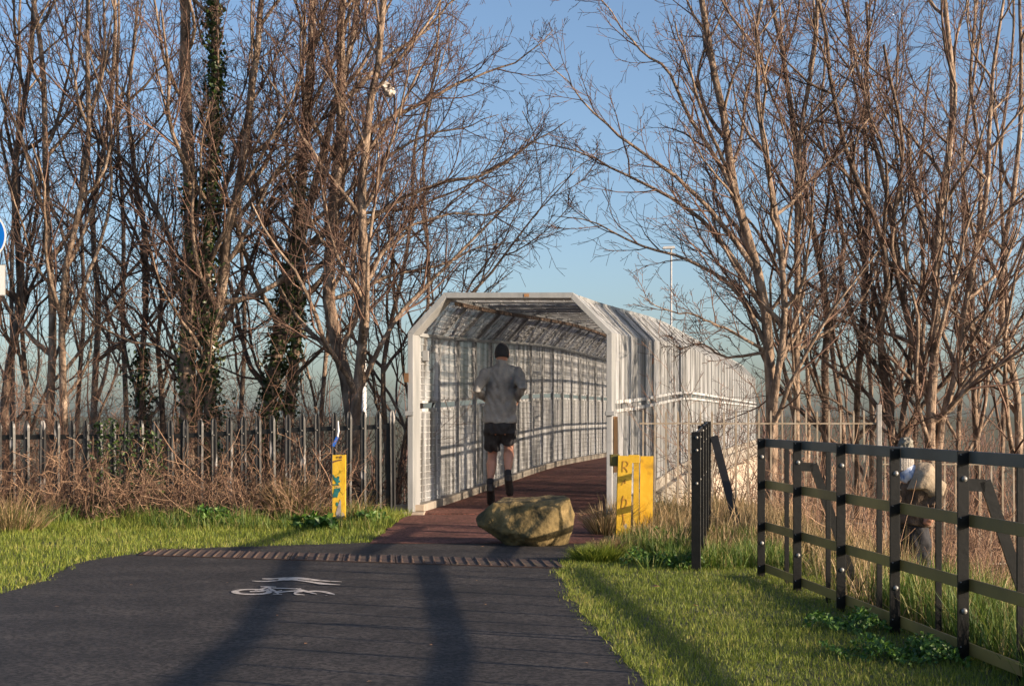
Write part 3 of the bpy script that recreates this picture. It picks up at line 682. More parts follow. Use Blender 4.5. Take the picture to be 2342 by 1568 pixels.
cloth('pompom', M['pompom'], pom, walker, .010, 2, None, .022, 40)
def trou(mb):
    loft(mb, [(qq(2094, 1185), .13, .17), (qq(2093, 1205), .13, .165)])
    for l_ in (l1, l2): limb(mb, [l_[0], l_[1], l_[2] + Vector((0, 0, .03))], [.10, .085, .06])
cloth('trousers', M['darkcloth'], trou, walker, .013, 3, wrk)
for l_ in (l1, l2):
    def boot(mb): limb(mb, [l_[2] + Vector((.03, 0, .02)), l_[2] + Vector((-.03, 0, -.035)), l_[2] + Vector((-.14, 0, -.05)), l_[2] + Vector((-.20, 0, -.055))], [.05, .052, .045, .03])
    cloth('boot', M['shoe'], boot, walker, .010, 2)

# ------------------------------------------------------------------ trees
def kids(rg, pts, rad, length, nper, t0, t1, ratio, ang, K, gnarl, up, rr, rmax=.72, tipless=.55, xlim=True):
    N, Pn, _ = pts.shape
    nper = np.broadcast_to(np.asarray(nper), (N,)).astype(int)
    idx = np.repeat(np.arange(N), nper); Mn = len(idx)
    k = np.arange(Mn) - np.repeat(np.cumsum(nper) - nper, nper)
    t = t0 + (t1 - t0) * (k + rg.random(Mn)) / np.maximum(nper[idx], 1)
    f = t * (Pn - 1); i = np.minimum(f.astype(int), Pn - 2); fr = (f - i)[:, None]
    pos = pts[idx, i] * (1 - fr) + pts[idx, i + 1] * fr
    T = nrm(pts[idx, i + 1] - pts[idx, i]); r = rad[idx, i] * (1 - fr[:, 0]) + rad[idx, i + 1] * fr[:, 0]
    ref = np.where(np.abs(T[:, 2:3]) > .8, np.array([[1., 0, 0]]), np.array([[0, 0, 1.]]))
    U = nrm(np.cross(T, ref)); Vv = np.cross(T, U)
    phi = k * 2.4 + rg.normal(0, .5, Mn) + rg.random(N)[idx] * 6.28
    a = rg.uniform(*ang, Mn)
    d = np.cos(a)[:, None] * T + np.sin(a)[:, None] * (np.cos(phi)[:, None] * U + np.sin(phi)[:, None] * Vv)
    L_ = length[idx] * rg.uniform(*ratio, Mn) * (1 - tipless * t)
    r0 = np.minimum(r * rmax, rr * L_)
    keep = (pos[:, 2] < 8.2)
    if xlim: keep &= (np.abs(pos[:, 0]) < .335 * pos[:, 1] + 2.4) & (pos[:, 2] < 7.6)
    pos, d, L_, r0 = pos[keep], d[keep], L_[keep], r0[keep]; Mn = len(pos)
    out = np.zeros((Mn, K, 3)); out[:, 0] = pos; st = (L_ / (K - 1))[:, None]
    for j in range(1, K):
        d = nrm(d + rg.normal(0, gnarl, (Mn, 3)) + np.array([0, 0, up]))
        out[:, j] = out[:, j - 1] + d * st
    tt = np.linspace(0, 1, K)[None]
    R_ = np.maximum(r0[:, None] * (1 - .72 * tt), .0024)
    return out, R_, L_

def stack(parts):
    Vs, Fs, n = [], [], 0
    for V_, F_ in parts:
        Vs.append(V_); Fs.append(F_ + n); n += len(V_)
    return np.vstack(Vs), np.vstack(Fs)

def leaves_arrays(rg, C, size, normal=None):
    """diamond leaves, one island each"""
    N = len(C); sz = rg.uniform(*size, N)[:, None]
    n = nrm(rg.normal(0, 1, (N, 3)) + (normal if normal is not None else 0)); u = nrm(np.cross(n, rg.normal(0, 1, (N, 3)))); v = np.cross(n, u)
    V_ = np.stack([C - u * sz, C - v * sz * .62 + n * sz * .12, C + u * sz * 1.15, C + v * sz * .62 + n * sz * .12], 1).reshape(-1, 3)
    return V_, np.arange(N * 4).reshape(-1, 4)

TREES = 0
def tree(label, Y, stems, limbs=(), seed=1, dens=1.0, bark='bark', ivy=(), group='bare trees beside the footbridge', name='bare_tree', depth=.9, lvl=(15, 9, 7, 3), kidlen=1.0):
    """stems / limbs: (list of (px, py), r0, r1). stems start on the ground."""
    rg = np.random.default_rng(seed)
    first = P(*stems[0][0][0], Y); base = Vector((first.x, Y, tz(first.x, Y)))
    e = empty(name, base, label, 'tree', group)
    off = np.array(base); KS = 18
    def conv(lst, is_stem, y_jit):
        out, rads, lens = [], [], []
        for pl, r0, r1 in lst:
            w3 = [P(x, y, Y) for x, y in pl]
            sgn = rg.uniform(-1, 1) * y_jit; n_ = len(w3); Yb = Y
            if is_stem == 0:                                  # a limb leaves the nearest stem where that stem really stands
                allp = HOST[0].reshape(-1, 3); d_ = np.linalg.norm(allp[:, [0, 2]] - np.array([w3[0].x, w3[0].z]), axis=1); h_ = allp[d_.argmin()]; Yb = h_[1]
            for k_, v in enumerate(w3):                       # real depth: the stem leans towards or away as it climbs
                yy = Yb + sgn * (k_ / (n_ - 1)) ** 1.2
                q_ = P(pl[k_][0], pl[k_][1], yy); w3[k_] = q_
            if is_stem == 0: w3 = [Vector(h_)] + ([w3[0]] if (Vector(h_) - w3[0]).length > .25 else []) + w3[1:]
            c = catmull(w3, KS); u_ = np.linspace(0, 1, KS); c += rg.normal(0, .014, c.shape) * u_[:, None]
            c[:, 0] += (.07 if is_stem else .05) * np.sin(u_ * rg.uniform(9, 15) + rg.uniform(0, 6)) * u_ ** .6 * (1 - .3 * u_); c[:, 2] += (0 if is_stem else .06) * np.sin(u_ * rg.uniform(9, 16) + rg.uniform(0, 6)) * u_
            if is_stem == 1:
                zb = tz(c[0, 0], c[0, 1]) - .15
                if c[0, 2] > zb: c = np.vstack([[c[0, 0] + rg.normal(0, .02), c[0, 1], zb], c]); c = catmull(c, KS)
            s_ = np.linspace(0, 1, KS); rr_ = r0 + (r1 - r0) * s_
            if is_stem == 1: rr_ = rr_ * (1 + .35 * np.exp(-s_ * 14))
            out.append(c); rads.append(rr_); lens.append(np.linalg.norm(np.diff(c, axis=0), axis=1).sum())
        return np.array(out), np.array(rads), np.array(lens)
    HOST = [None]
    sp, sr, sl_ = conv(stems, 1, depth); HOST[0] = sp
    tv = [tube_arrays(sp, sr, 10)]
    l1 = [kids(rg, sp, sr, np.minimum(sl_, 5.0), max(4, int(lvl[0] * dens)), .22, .98, (.34, .72), (.5, 1.05), 10, .13, .12, .0145, xlim=False)]
    pl1, rl1, ll1 = l1[0]
    if len(limbs):
        lp, lr, lL = conv(limbs, 0, depth * .9)
        V1 = tube_arrays(lp, lr, 7)
        l2b = kids(rg, lp, lr, np.minimum(lL, 3.4), int(15 * dens), .12, .97, (.20, .46), (.4, .9), 6, .13, .06, .012)
    l2 = kids(rg, pl1, rl1, ll1 * kidlen, max(3, int(lvl[1] * dens)), .10, .97, (.34, .66), (.35, .85), 6, .14, .08, .012)
    if len(limbs): l2 = tuple(np.concatenate([a_, b_]) for a_, b_ in zip(l2, l2b))
    l3 = kids(rg, *l2, max(3, int(lvl[2] * dens)), .12, .98, (.34, .74), (.35, .85), 4, .17, .06, .010, tipless=.35)
    l4 = kids(rg, *l3, lvl[3], .2, .98, (.25, .6), (.4, 1.0), 2, .16, .05, .011, tipless=.2)
    parts = [tube_arrays(pl1, np.maximum(rl1, .006), 6)] + ([V1] if len(limbs) else [])
    V_, F_ = stack(tv + parts); place('trunk', mesh_arrays('trunk', V_ - off, [F_], M[bark]), e)
    V_, F_ = stack([tube_arrays(l2[0], np.maximum(l2[1], .0036), 4), tube_arrays(l3[0], np.maximum(l3[1], .0030), 3), tube_arrays(l4[0], np.maximum(l4[1], .0026), 3)])
    place('crown', mesh_arrays('crown', V_ - off, [F_], M['twig']), e)
    for si, t0, t1, n_, spread in ivy:
        c = sp[si]; tt = rg.uniform(t0, t1, n_); f = tt * (KS - 1); i = np.minimum(f.astype(int), KS - 2)
        pc_ = c[i] + (c[i + 1] - c[i]) * (f - i)[:, None]; a = rg.uniform(0, 6.283, n_)
        rr_ = np.interp(tt, np.linspace(0, 1, KS), sr[si]) + np.abs(rg.normal(0, spread, n_)) * (.55 + .8 * np.sin(tt * 37 + a) ** 2)
        nn = np.stack([np.cos(a), np.sin(a), np.full(n_, .2)], -1)
        V_, F_ = leaves_arrays(rg, pc_ + nn * rr_[:, None], (.022, .042), nn * .8); place('ivy', mesh_arrays('ivy', V_ - off, [F_], M['ivy'], False), e)
    return e

def b2(pl): return pl
# left side
tree('large ivy clad tree with paired stems and a pale forking limb behind the palisade', 19.6,
     [([(437, 1195), (433, 900), (432, 600), (428, 300), (432, 0), (440, -330)], .115, .045),
      ([(476, 1195), (478, 800), (482, 500), (484, 200), (492, -50), (505, -380)], .085, .03),
      ([(452, 1195), (456, 930), (492, 745), (508, 610), (524, 490), (556, 400), (578, 220), (592, 0), (600, -150)], .085, .028)],
     [([(508, 703), (580, 675), (680, 610), (745, 540), (815, 490), (930, 470), (1050, 445), (1160, 400)], .040, .006),
      ([(524, 490), (600, 430), (690, 340), (760, 240), (820, 120), (850, 0)], .032, .008),
      ([(470, 800), (400, 640), (380, 520), (330, 420), (250, 340), (180, 300), (90, 200)], .045, .006),
      ([(480, 870), (380, 800), (290, 780), (190, 700), (90, 560)], .026, .005),
      ([(560, 400), (640, 300), (690, 180), (740, 40)], .026, .007)], 11, 1.0, ivy=((0, .16, .55, 900, .035), (1, .05, .80, 4200, .065)))
tree('leaning tree with ivy round its foot beside the large ivy clad tree', 20.3,
     [([(606, 1195), (612, 940), (636, 770), (660, 640), (688, 510), (703, 300), (706, 0), (700, -300)], .10, .035),
      ([(654, 1195), (662, 900), (678, 710), (690, 570), (724, 440), (752, 300), (792, 120), (830, -60)], .085, .03)],
     [([(690, 560), (760, 470), (860, 380), (960, 320), (1060, 290), (1140, 250)], .032, .005),
      ([(675, 700), (620, 560), (570, 440), (545, 330)], .028, .008)], 12, .95, 'bark', ivy=((0, .02, .42, 2200, .055), (0, .42, .62, 500, .04), (1, .22, .42, 600, .045)))
tree('twin stemmed bare tree curving up beside the bridge portal', 19.0,
     [([(803, 1195), (800, 930), (772, 800), (756, 690), (760, 560), (768, 420), (776, 200), (792, 0), (810, -300)], .098, .035),
      ([(815, 1195), (818, 930), (828, 720), (836, 450), (848, 200), (872, 0), (890, -200)], .075, .03)],
     [([(762, 560), (850, 500), (980, 430), (1100, 395), (1220, 330), (1290, 290)], .040, .005),
      ([(770, 400), (850, 300), (960, 235), (1080, 185), (1190, 125), (1262, 75)], .036, .005),
      ([(815, 900), (885, 760), (960, 670), (1060, 570), (1150, 475), (1230, 360)], .036, .005),
      ([(780, 720), (880, 640), (1000, 600), (1100, 575), (1210, 545)], .028, .004),
      ([(775, 260), (860, 160), (950, 80), (1040, 10), (1100, -60)], .032, .006),
      ([(830, 640), (900, 540), (990, 500), (1120, 490), (1200, 440)], .026, .004)], 13, 1.05)
tree('slim pair of rust brown stems with sparse limbs near the blue sign', 19.4,
     [([(112, 1195), (110, 900), (120, 700), (114, 500), (96, 250), (82, 0), (80, -250)], .060, .022),
      ([(146, 1195), (142, 820), (160, 600), (190, 400), (202, 150), (214, -120)], .055, .02)], [([(150, 740), (215, 600), (250, 440), (270, 280), (300, 100)], .03, .008)], 14, .85)
tree('thin dark tree standing behind the blue sign', 20.0,
     [([(12, 1195), (16, 900), (40, 700), (36, 450), (60, 250), (72, 0), (80, -200)], .062, .022),
      ([(60, 1195), (62, 880), (50, 640), (20, 420), (-10, 200)], .04, .014)], [], 15, .85, 'barkdark')
tree('wiry tree with an ivy tuft low on its stem behind the fence', 20.6,
     [([(330, 1195), (328, 870), (334, 700), (318, 480), (300, 240), (310, 0)], .05, .018),
      ([(384, 1195), (372, 900), (352, 780), (368, 640), (330, 500), (300, 380)], .05, .015)], [([(352, 780), (300, 700), (230, 650), (150, 640)], .022, .005)], 16, .75, ivy=((0, .05, .36, 1500, .09),))
tree('straight grey pole-like tree among the thin stems behind the fence', 22.0,
     [([(212, 1195), (216, 900), (230, 700), (216, 480), (246, 250), (262, 0), (270, -200)], .055, .02)], [], 17, .85)
tree('low spreading tree growing beside the bridge wall', 21.0,
     [([(905, 1195), (930, 960), (990, 800), (1060, 700), (1120, 620), (1180, 540), (1240, 470), (1310, 405)], .045, .006),
      ([(890, 1195), (880, 900), (900, 700), (940, 480), (960, 300), (1000, 120)], .045, .012)], [], 18, .8)
# right side
tree('tall bare tree beside the bridge with long limbs arching over it', 18.4,
     [([(1762, 1215), (1762, 940), (1752, 800), (1740, 640), (1690, 450), (1664, 300), (1618, 120), (1584, -60), (1560, -260)], .078, .026),
      ([(1766, 1215), (1772, 930), (1790, 760), (1776, 560), (1750, 350), (1740, 130), (1750, -100)], .05, .018)],
     [([(1750, 640), (1640, 500), (1560, 420), (1480, 358), (1390, 280), (1300, 205), (1240, 130)], .036, .004),
      ([(1746, 700), (1650, 560), (1560, 462), (1450, 402), (1330, 362), (1190, 320)], .036, .004),
      ([(1750, 760), (1680, 660), (1580, 592), (1450, 560), (1350, 512), (1268, 485)], .032, .004),
      ([(1690, 450), (1600, 300), (1540, 185), (1460, 110), (1402, 30), (1352, -20)], .032, .005),
      ([(1733, 829), (1665, 812), (1603, 797), (1554, 786), (1533, 771)], .022, .004),
      ([(1748, 800), (1680, 760), (1626, 744), (1575, 714), (1460, 680)], .022, .004),
      ([(1700, 500), (1640, 330), (1580, 180), (1540, 40)], .03, .008)], 21, .92)
tree('slender pale stem rising behind the bar railing', 19.0,
     [([(1822, 1215), (1824, 900), (1815, 700), (1832, 450), (1842, 250), (1864, 0), (1880, -200)], .05, .018)], [([(1815, 820), (1860, 700), (1930, 600), (1990, 480)], .022, .006)], 22, .80)
tree('dark leaning tree between the pale stem and the galvanised post', 19.8,
     [([(1890, 1215), (1882, 850), (1894, 700), (1862, 500), (1802, 250), (1764, 0), (1740, -160)], .06, .02)], [([(1880, 880), (1800, 760), (1720, 690), (1640, 640)], .022, .005)], 23, .80, 'barkdark')
tree('upright dark tree behind the galvanised post', 20.4,
     [([(1962, 1215), (1960, 850), (1976, 650), (1992, 450), (1980, 220), (1972, 0)], .052, .018)], [], 24, .76, 'barkdark')
tree('dark curving tree rising beyond the bobble hat', 19.2,
     [([(2052, 1215), (2034, 900), (2012, 750), (2022, 600), (1962, 400), (1902, 200), (1862, 0)], .062, .018),
      ([(2058, 1215), (2062, 980), (2078, 760), (2046, 560), (2056, 330), (2030, 100)], .045, .016)],
     [([(2100, 1030), (1990, 905), (1890, 830), (1790, 735), (1700, 700)], .030, .005), ([(2050, 1000), (1950, 940), (1860, 905), (1760, 860)], .024, .004)], 25, .84, 'barkdark')
tree('pale smooth barked tree forking low into three stems', 18.8,
     [([(2136, 1225), (2130, 1050), (2126, 900), (2140, 700), (2152, 500), (2172, 300), (2166, 0), (2170, -200)], .072, .022),
      ([(2138, 1225), (2132, 990), (2092, 800), (2062, 650), (2046, 500), (2002, 350), (1952, 150), (1932, 0)], .055, .016),
      ([(2142, 1225), (2146, 980), (2192, 850), (2212, 700), (2242, 500), (2272, 250), (2292, 0)], .055, .016)], [([(2130, 930), (2060, 840), (1990, 780), (1900, 640)], .026, .006)], 26, .85)
tree('bare tree with branches sweeping up at the end of the lower railing', 19.5,
     [([(2330, 1225), (2322, 900), (2292, 700), (2322, 400), (2330, 150), (2340, -50)], .06, .018),
      ([(2236, 1225), (2232, 860), (2222, 640), (2240, 400), (2226, 150), (2230, -50)], .045, .015)], [([(2300, 880), (2230, 760), (2190, 600), (2170, 420)], .024, .006)], 27, .85)
tree('small reddish tree tucked between the dark trees behind the railing', 22.5,
     [([(1930, 1235), (1925, 950), (1905, 760), (1925, 560), (1890, 330), (1880, 80)], .05, .016), ([(2085, 1235), (2095, 900), (2120, 650), (2100, 400), (2130, 150)], .045, .015)], [], 28, .68, 'barkdark')

for lab, Y_, px_, sd_, bk_, lean_ in (('crooked thin tree deep behind the blue sign', 23.5, 20, 101, 'bark', 30), ('slight tree seen through the limbs of the pole-like tree', 24.5, 170, 102, 'barkdark', 60),
        ('slim tree in the gap between pole-like tree and wiry tree', 23.0, 285, 103, 'bark', -20), ('slim tree rising directly behind the ivy clad stems', 24.0, 545, 104, 'barkdark', 30),
        ('slim tree beyond the leaning ivy footed tree', 24.5, 730, 105, 'bark', 60), ('far slim tree over the bridge eaves beside the spreading tree', 26.0, 960, 106, 'barkdark', 40),
        ('slim tree beyond the tall tree that arches over the bridge', 25.0, 1845, 107, 'bark', -60), ('slim red twigged tree beyond the pale stem', 24.0, 1990, 108, 'barkdark', -40),
        ('slim tree behind the three stemmed pale tree', 23.5, 2190, 109, 'bark', 50), ('slim tree rising behind the far end of the lower railing', 23.0, 2290, 110, 'barkdark', 20),
        ('slim tree past the far end of the lower railing', 21.5, 2470, 111, 'bark', 30)):
    tree(lab, Y_, [([(px_, 1180), (px_ + 6, 900), (px_ + lean_ * .4, 640), (px_ + lean_ * .3, 380), (px_ + lean_, 120), (px_ + lean_ * 1.1, -120)], .048, .014)], [], sd_, .55, bk_)

# ------------------------------------------------------------------ undergrowth, brambles, grass
def stems_stuff(name, m, xs, ys, hgt, r, seed, n_side=4, lean=.5, K=6, gnarl=.16, up=.05, kidlen=(.3, .6), label=None, cat=None, sub=2, base=None, kind='stuff'):
    rg = np.random.default_rng(seed); N = len(xs); L_ = rg.uniform(*hgt, N)
    d = nrm(np.stack([rg.normal(0, lean, N), rg.normal(0, lean, N), np.ones(N)], -1)); pts = np.zeros((N, K, 3))
    pts[:, 0] = np.stack([xs, ys, terrain(xs, ys) - .03 if base is None else base], -1)
    for j in range(1, K):
        d = nrm(d + rg.normal(0, gnarl, (N, 3)) + np.array([0, 0, up])); pts[:, j] = pts[:, j - 1] + d * (L_ / (K - 1))[:, None]
    rad = np.maximum(r * rg.uniform(.6, 1.4, N)[:, None] * (1 - .7 * np.linspace(0, 1, K)[None]), .0018)
    parts = [tube_arrays(pts, rad, 3)]
    cur = (pts, rad, L_)
    for s_ in range(sub):
        cur = kids(rg, *cur, n_side, .15, .98, kidlen, (.4, 1.1), 3, gnarl, up * .5, .009, xlim=False); parts.append(tube_arrays(cur[0], np.maximum(cur[1], .0017 if r < .004 else .0022), 3))
    V_, F_ = stack(parts); o = place(name, mesh_arrays(name, V_, [F_], m))
    return tag(o, label, cat, kind=kind)
rg = np.random.default_rng(5)
n = 580; xs = rg.uniform(-8.5, -1.35, n); ys = rg.uniform(17.9, 24.0, n)
stems_stuff('undergrowth', M['thicket'], xs, ys, (.7, 2.7), .007, 31, 5, .55, label='tangled dark bare undergrowth behind the palisade fence', cat='undergrowth')
n = 480; xs = rg.uniform(2.2, 9.0, n); ys = rg.uniform(18.0, 25.0, n); k_ = xs > ox(ys) + 1.7
stems_stuff('undergrowth', M['thicket'], xs[k_], ys[k_], (.8, 2.6), .007, 32, 5, .5, label='reddish brown bare undergrowth behind the bar railings', cat='undergrowth')
n = 420; xs = rg.uniform(-10.5, -2.2, n); ys = rg.uniform(25.5, 33.0, n)
stems_stuff('undergrowth', M['thicket'], xs, ys, (3.2, 6.0), .009, 36, 5, .28, up=.07, label='brown brush rising from the bank beyond the trees behind the palisade', cat='undergrowth')
n = 260; xs = rg.uniform(6.5, 13.0, n); ys = rg.uniform(26.0, 33.0, n); k_ = xs > ox(ys) + 3
stems_stuff('undergrowth', M['thicket'], xs[k_], ys[k_], (3.4, 6.4), .009, 37, 5, .28, up=.07, label='red brown brush rising from the bank beyond the bar railings', cat='undergrowth')
# far wood mass
n = 520; xs = rg.uniform(-34, 44, n); ys = rg.uniform(70, 105, n); k_ = (xs < -3) | (xs > 12)
k_ &= (xs > 0) | (rg.random(n) < .2)
xs, ys = xs[k_], ys[k_]
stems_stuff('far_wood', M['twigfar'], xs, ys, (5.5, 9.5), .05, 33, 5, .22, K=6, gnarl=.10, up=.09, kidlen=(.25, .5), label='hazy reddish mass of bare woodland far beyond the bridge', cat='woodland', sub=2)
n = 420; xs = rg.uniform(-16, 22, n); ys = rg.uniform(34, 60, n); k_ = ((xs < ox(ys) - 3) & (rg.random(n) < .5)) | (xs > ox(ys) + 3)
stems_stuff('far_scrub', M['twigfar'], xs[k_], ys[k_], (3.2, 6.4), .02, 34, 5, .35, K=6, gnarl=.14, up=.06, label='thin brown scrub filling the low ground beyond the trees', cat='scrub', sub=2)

# bramble canes in front of the palisade
n = 900; xs = -7.2 + 5.3 * rg.random(n) ** 1.25; ys = rg.uniform(15.9, 16.95, n) - .35 * ss(-4.5, -6.5, xs)
hs = .75
stems_stuff('bramble', M['cane'], xs, ys, (.30, 1.0), .0038, 35, 3, .55, K=6, gnarl=.25, up=-.03, kidlen=(.25, .6), label='dead tangled bramble canes along the foot of the palisade', cat='brambles', sub=2)
# individual long canes
for k_, pl in enumerate(([(1890 / 2.85, 1545), (1800 / 2.85, 1430), (1500 / 2.85, 1370), (1350 / 2.85, 1300)],)): pass
def cane(pxs, Y, r, label, m='cane'):
    c = catmull([P(x, y, Y) for x, y in pxs], 10); b_ = c[0].copy(); mb = MB(); mb.tube([Vector(p - b_) for p in c], list(np.linspace(r, r * .45, 10)), 6)
    o = mb.obj('dead_cane', M[m], None, tuple(b_), smooth=True); return tag(o, label, 'stem', 'long dead canes leaning on the palisade')
Zs = 700 / 1996 / 1.3489; Zx, Zy = 0, 1250 / 1.3489
def z1(*pts): return [(Zx + x * Zs, Zy + y * Zs) for x, y in pts]
cane(z1((1905, 880), (1860, 745), (1680, 570), (1530, 420), (1350, 140)), 16.7, .011, 'long pale cane leaning across worn pales above the bright green weed')
cane(z1((1780, 900), (1705, 700), (1560, 520), (1520, 260)), 16.6, .009, 'shorter cane crossing the longest cane above the bright green weed')
cane(z1((365, 1090), (310, 930), (270, 820), (210, 765)), 15.9, .010, 'bent pale cane standing at the road verge by the brambles')
cane(z1((1000, 1090), (955, 900), (955, 690)), 16.2, .008, 'upright dead cane in front of the ivy smothered pales')
cane(z1((780, 1045), (900, 1000), (1010, 905)), 16.0, .007, 'low broken stick lying slanted in the verge grass')
cane(z1((1430, 1000), (1520, 720), (1620, 600), (1850, 440)), 16.5, .007, 'thin dark cane arching toward the bare pales', 'cane')
Zs2 = 370 / 1450 / 1.3489
def z4(*pts): return [(960 / 1.3489 + x * Zs2, 1240 / 1.3489 + y * Zs2) for x, y in pts]
cane(z4((240, 1020), (190, 880), (100, 720), (10, 560)), 16.6, .009, 'forked grey twig behind the single yellow post')
cane(z4((100, 720), (240, 590), (150, 490)), 16.6, .006, 'short side twig bending toward the blue tape')
cane(z4((450, 1350), (560, 1180), (720, 940)), 16.6, .007, 'straw coloured stalk leaning beside the single yellow post')

def blades(name, m, x, y, h, wd, lean, seed, z=None, bend=.5, label=None, cat=None, kind='stuff', dirv=None, parent=None, off=(0, 0, 0)):
    rg = np.random.default_rng(seed); N = len(x); z = terrain(x, y) if z is None else z
    h = np.broadcast_to(h, (N,)) if not isinstance(h, tuple) else rg.uniform(*h, N)
    a = rg.uniform(0, 6.283, N); ld = rg.uniform(0, 6.283, N); lm = np.abs(rg.normal(0, lean, N))
    D = np.stack([np.cos(ld) * lm, np.sin(ld) * lm, np.ones(N)], -1)
    if dirv is not None: D[:, :2] += dirv
    D = nrm(D); W_ = np.stack([np.cos(a), np.sin(a), np.zeros(N)], -1) * (wd * rg.uniform(.6, 1.4, N) / 2)[:, None]
    b_ = np.stack([x, y, z - .005], -1) - np.array(off); D2 = nrm(D * np.array([1 + 2 * bend, 1 + 2 * bend, 1]) + rg.normal(0, .12, (N, 3)))
    m1 = b_ + D * (h * .55)[:, None]; tp = m1 + D2 * (h * .5)[:, None]
    V_ = np.stack([b_ - W_, b_ + W_, m1 - W_ * .75, m1 + W_ * .75, tp], 1).reshape(-1, 3); i = (np.arange(N) * 5)[:, None]
    o = place(name, mesh_arrays(name, V_, [i + np.array([[0, 1, 3, 2]]), i + np.array([[2, 3, 4]])], m, False), parent)
    return tag(o, label, cat, kind=kind) if kind else o
def clumpy(x, y, s, seed): return .5 + .5 * np.sin(x * s + seed) * np.sin(y * s * .9 + seed * 2.1) + .25 * np.sin(x * s * 2.7 + y * s * 1.9)
# worn straw fringe along the asphalt edges
ed = ROAD[rg.integers(0, len(ROAD), 5000)] + rg.normal(0, .030, (5000, 2)); k_ = (ed[:, 1] > 5.5) & (ed[:, 1] < 13.9) & ~inpoly(ed[:, 0], ed[:, 1], PATH)
blades('edge_grass', M['grass'], ed[k_, 0], ed[k_, 1], (.012, .045), .0045, .8, 48, z=np.full(k_.sum(), .004), label='thin dry fringe of grass creeping over the asphalt edge', cat='grass')
# right lawn
n = 100000; x = rg.uniform(.25, 2.6, n); y = 5.8 + 8.0 * rg.random(n) ** 1.25; k_ = ~inpoly(x, y, ROAD) & ~inpoly(x, y, PATH); x, y = x[k_], y[k_]
h = .018 + .024 * rg.random(len(x)) + .020 * clumpy(x, y, 3.1, 1) * rg.random(len(x))
blades('grass', M['grass'], x, y, h, .0034, .60, 41, label='short sunlit lawn beside the asphalt path', cat='grass')
# left verge
n = 90000; x = rg.uniform(-6.2, -1.05, n); y = rg.uniform(8.6, 17.4, n); k_ = ~inpoly(x, y, ROAD) & ~inpoly(x, y, PATH); x, y = x[k_], y[k_]
hf = ss(14.2, 16.4, y); h = .03 + .04 * rg.random(len(x)) + hf * (.03 + .12 * rg.random(len(x)) * np.clip(clumpy(x, y, 2.3, 3), 0, 1.3))
blades('grass', M['grass'], x, y, h, .0055, .55, 42, label='grassy verge between road and palisade', cat='grass')
n = 5000; x = rg.uniform(-5.2, -1.3, n); y = rg.uniform(14.9, 16.6, n); k_ = (clumpy(x, y, 2.9, 7) > .45) & ~inpoly(x, y, PATH) & ~inpoly(x, y, ROAD)
blades('tall_grass', M['tallgrass'], x[k_], y[k_], (.10, .26), .008, .5, 43, label='taller rank grass below the brambles', cat='grass')
# straw by the fence, railing and barrier
n = 30000; x = rg.uniform(2.0, 6.8, n); y = 5.8 + 12.2 * rg.random(n); x = x + .22 * ss(6, 11, y) * 0
k_ = (x > 2.12 + (.30 * ss(7, 10.8, y) * -1)) & (np.abs(x) < .34 * y + .8); x, y = x[k_], y[k_]
h = (.10 + .34 * rg.random(len(x))) * np.clip(.35 + .9 * clumpy(x, y, 1.9, 5), .25, 1.5) * (.75 + .25 * ss(2.0, 2.9, x))
h = h * (1 - .62 * ss(2.7, 3.0, x) * (1 - ss(4.0, 4.5, x)) * ss(8, 9, y) * (1 - ss(13.6, 14.2, y)))
blades('dry_grass', M['straw'], x, y, h, .006, .42, 44, label='tall bleached grass on the bank behind the black fence', cat='grass')
n = 15000; x = rg.uniform(.82, 3.3, n); y = rg.uniform(12.4, 17.6, n); lim = np.interp(y, [12.4, 13.5, 15, 17.4], [1.25, .92, .96, 1.1])
k_ = (x > lim) & ~inpoly(x, y, PATH) & ~inpoly(x, y, ROAD); x, y = x[k_], y[k_]
h = (.08 + .26 * rg.random(len(x))) * np.clip(.4 + .8 * clumpy(x, y, 2.6, 9), .3, 1.4)
blades('dry_grass', M['straw'], x, y, h, .0065, .5, 45, label='dry tussocky grass round the yellow barrier', cat='grass')
n = 9000; x = rg.uniform(.9, 2.1, n); y = rg.uniform(11.2, 13.9, n); k_ = (clumpy(x, y, 3.3, 2) > .35) & ~inpoly(x, y, ROAD) & ~inpoly(x, y, PATH) & (x > .55 + .3 * ss(12.6, 13.4, y))
blades('tall_grass', M['tallgrass'], x[k_], y[k_], (.07, .20), .0065, .5, 46, label='rank green grass at the foot of the end-on fence', cat='grass')
n = 5200; x = rg.uniform(2.08, 2.62, n); y = rg.uniform(4.2, 9.2, n)
blades('tall_grass', M['tallgrass'], x, y, (.14, .36), .007, .35, 49, label='thick rank grass growing close behind the black fence', cat='grass')
# reddish dead stalks among the straw on the bank
n = 1500; x = rg.uniform(2.6, 6.4, n); y = rg.uniform(9.0, 17.4, n); k_ = ~((x > 2.7) & (x < 4.2) & (y < 14)); x, y = x[k_], y[k_]
stems_stuff('dead_stalks', M['cane'], x, y, (.35, 1.05), .0034, 47, 3, .25, K=5, gnarl=.10, up=.05, label='thin reddish dead stalks standing on the bank', cat='stalks', sub=1)

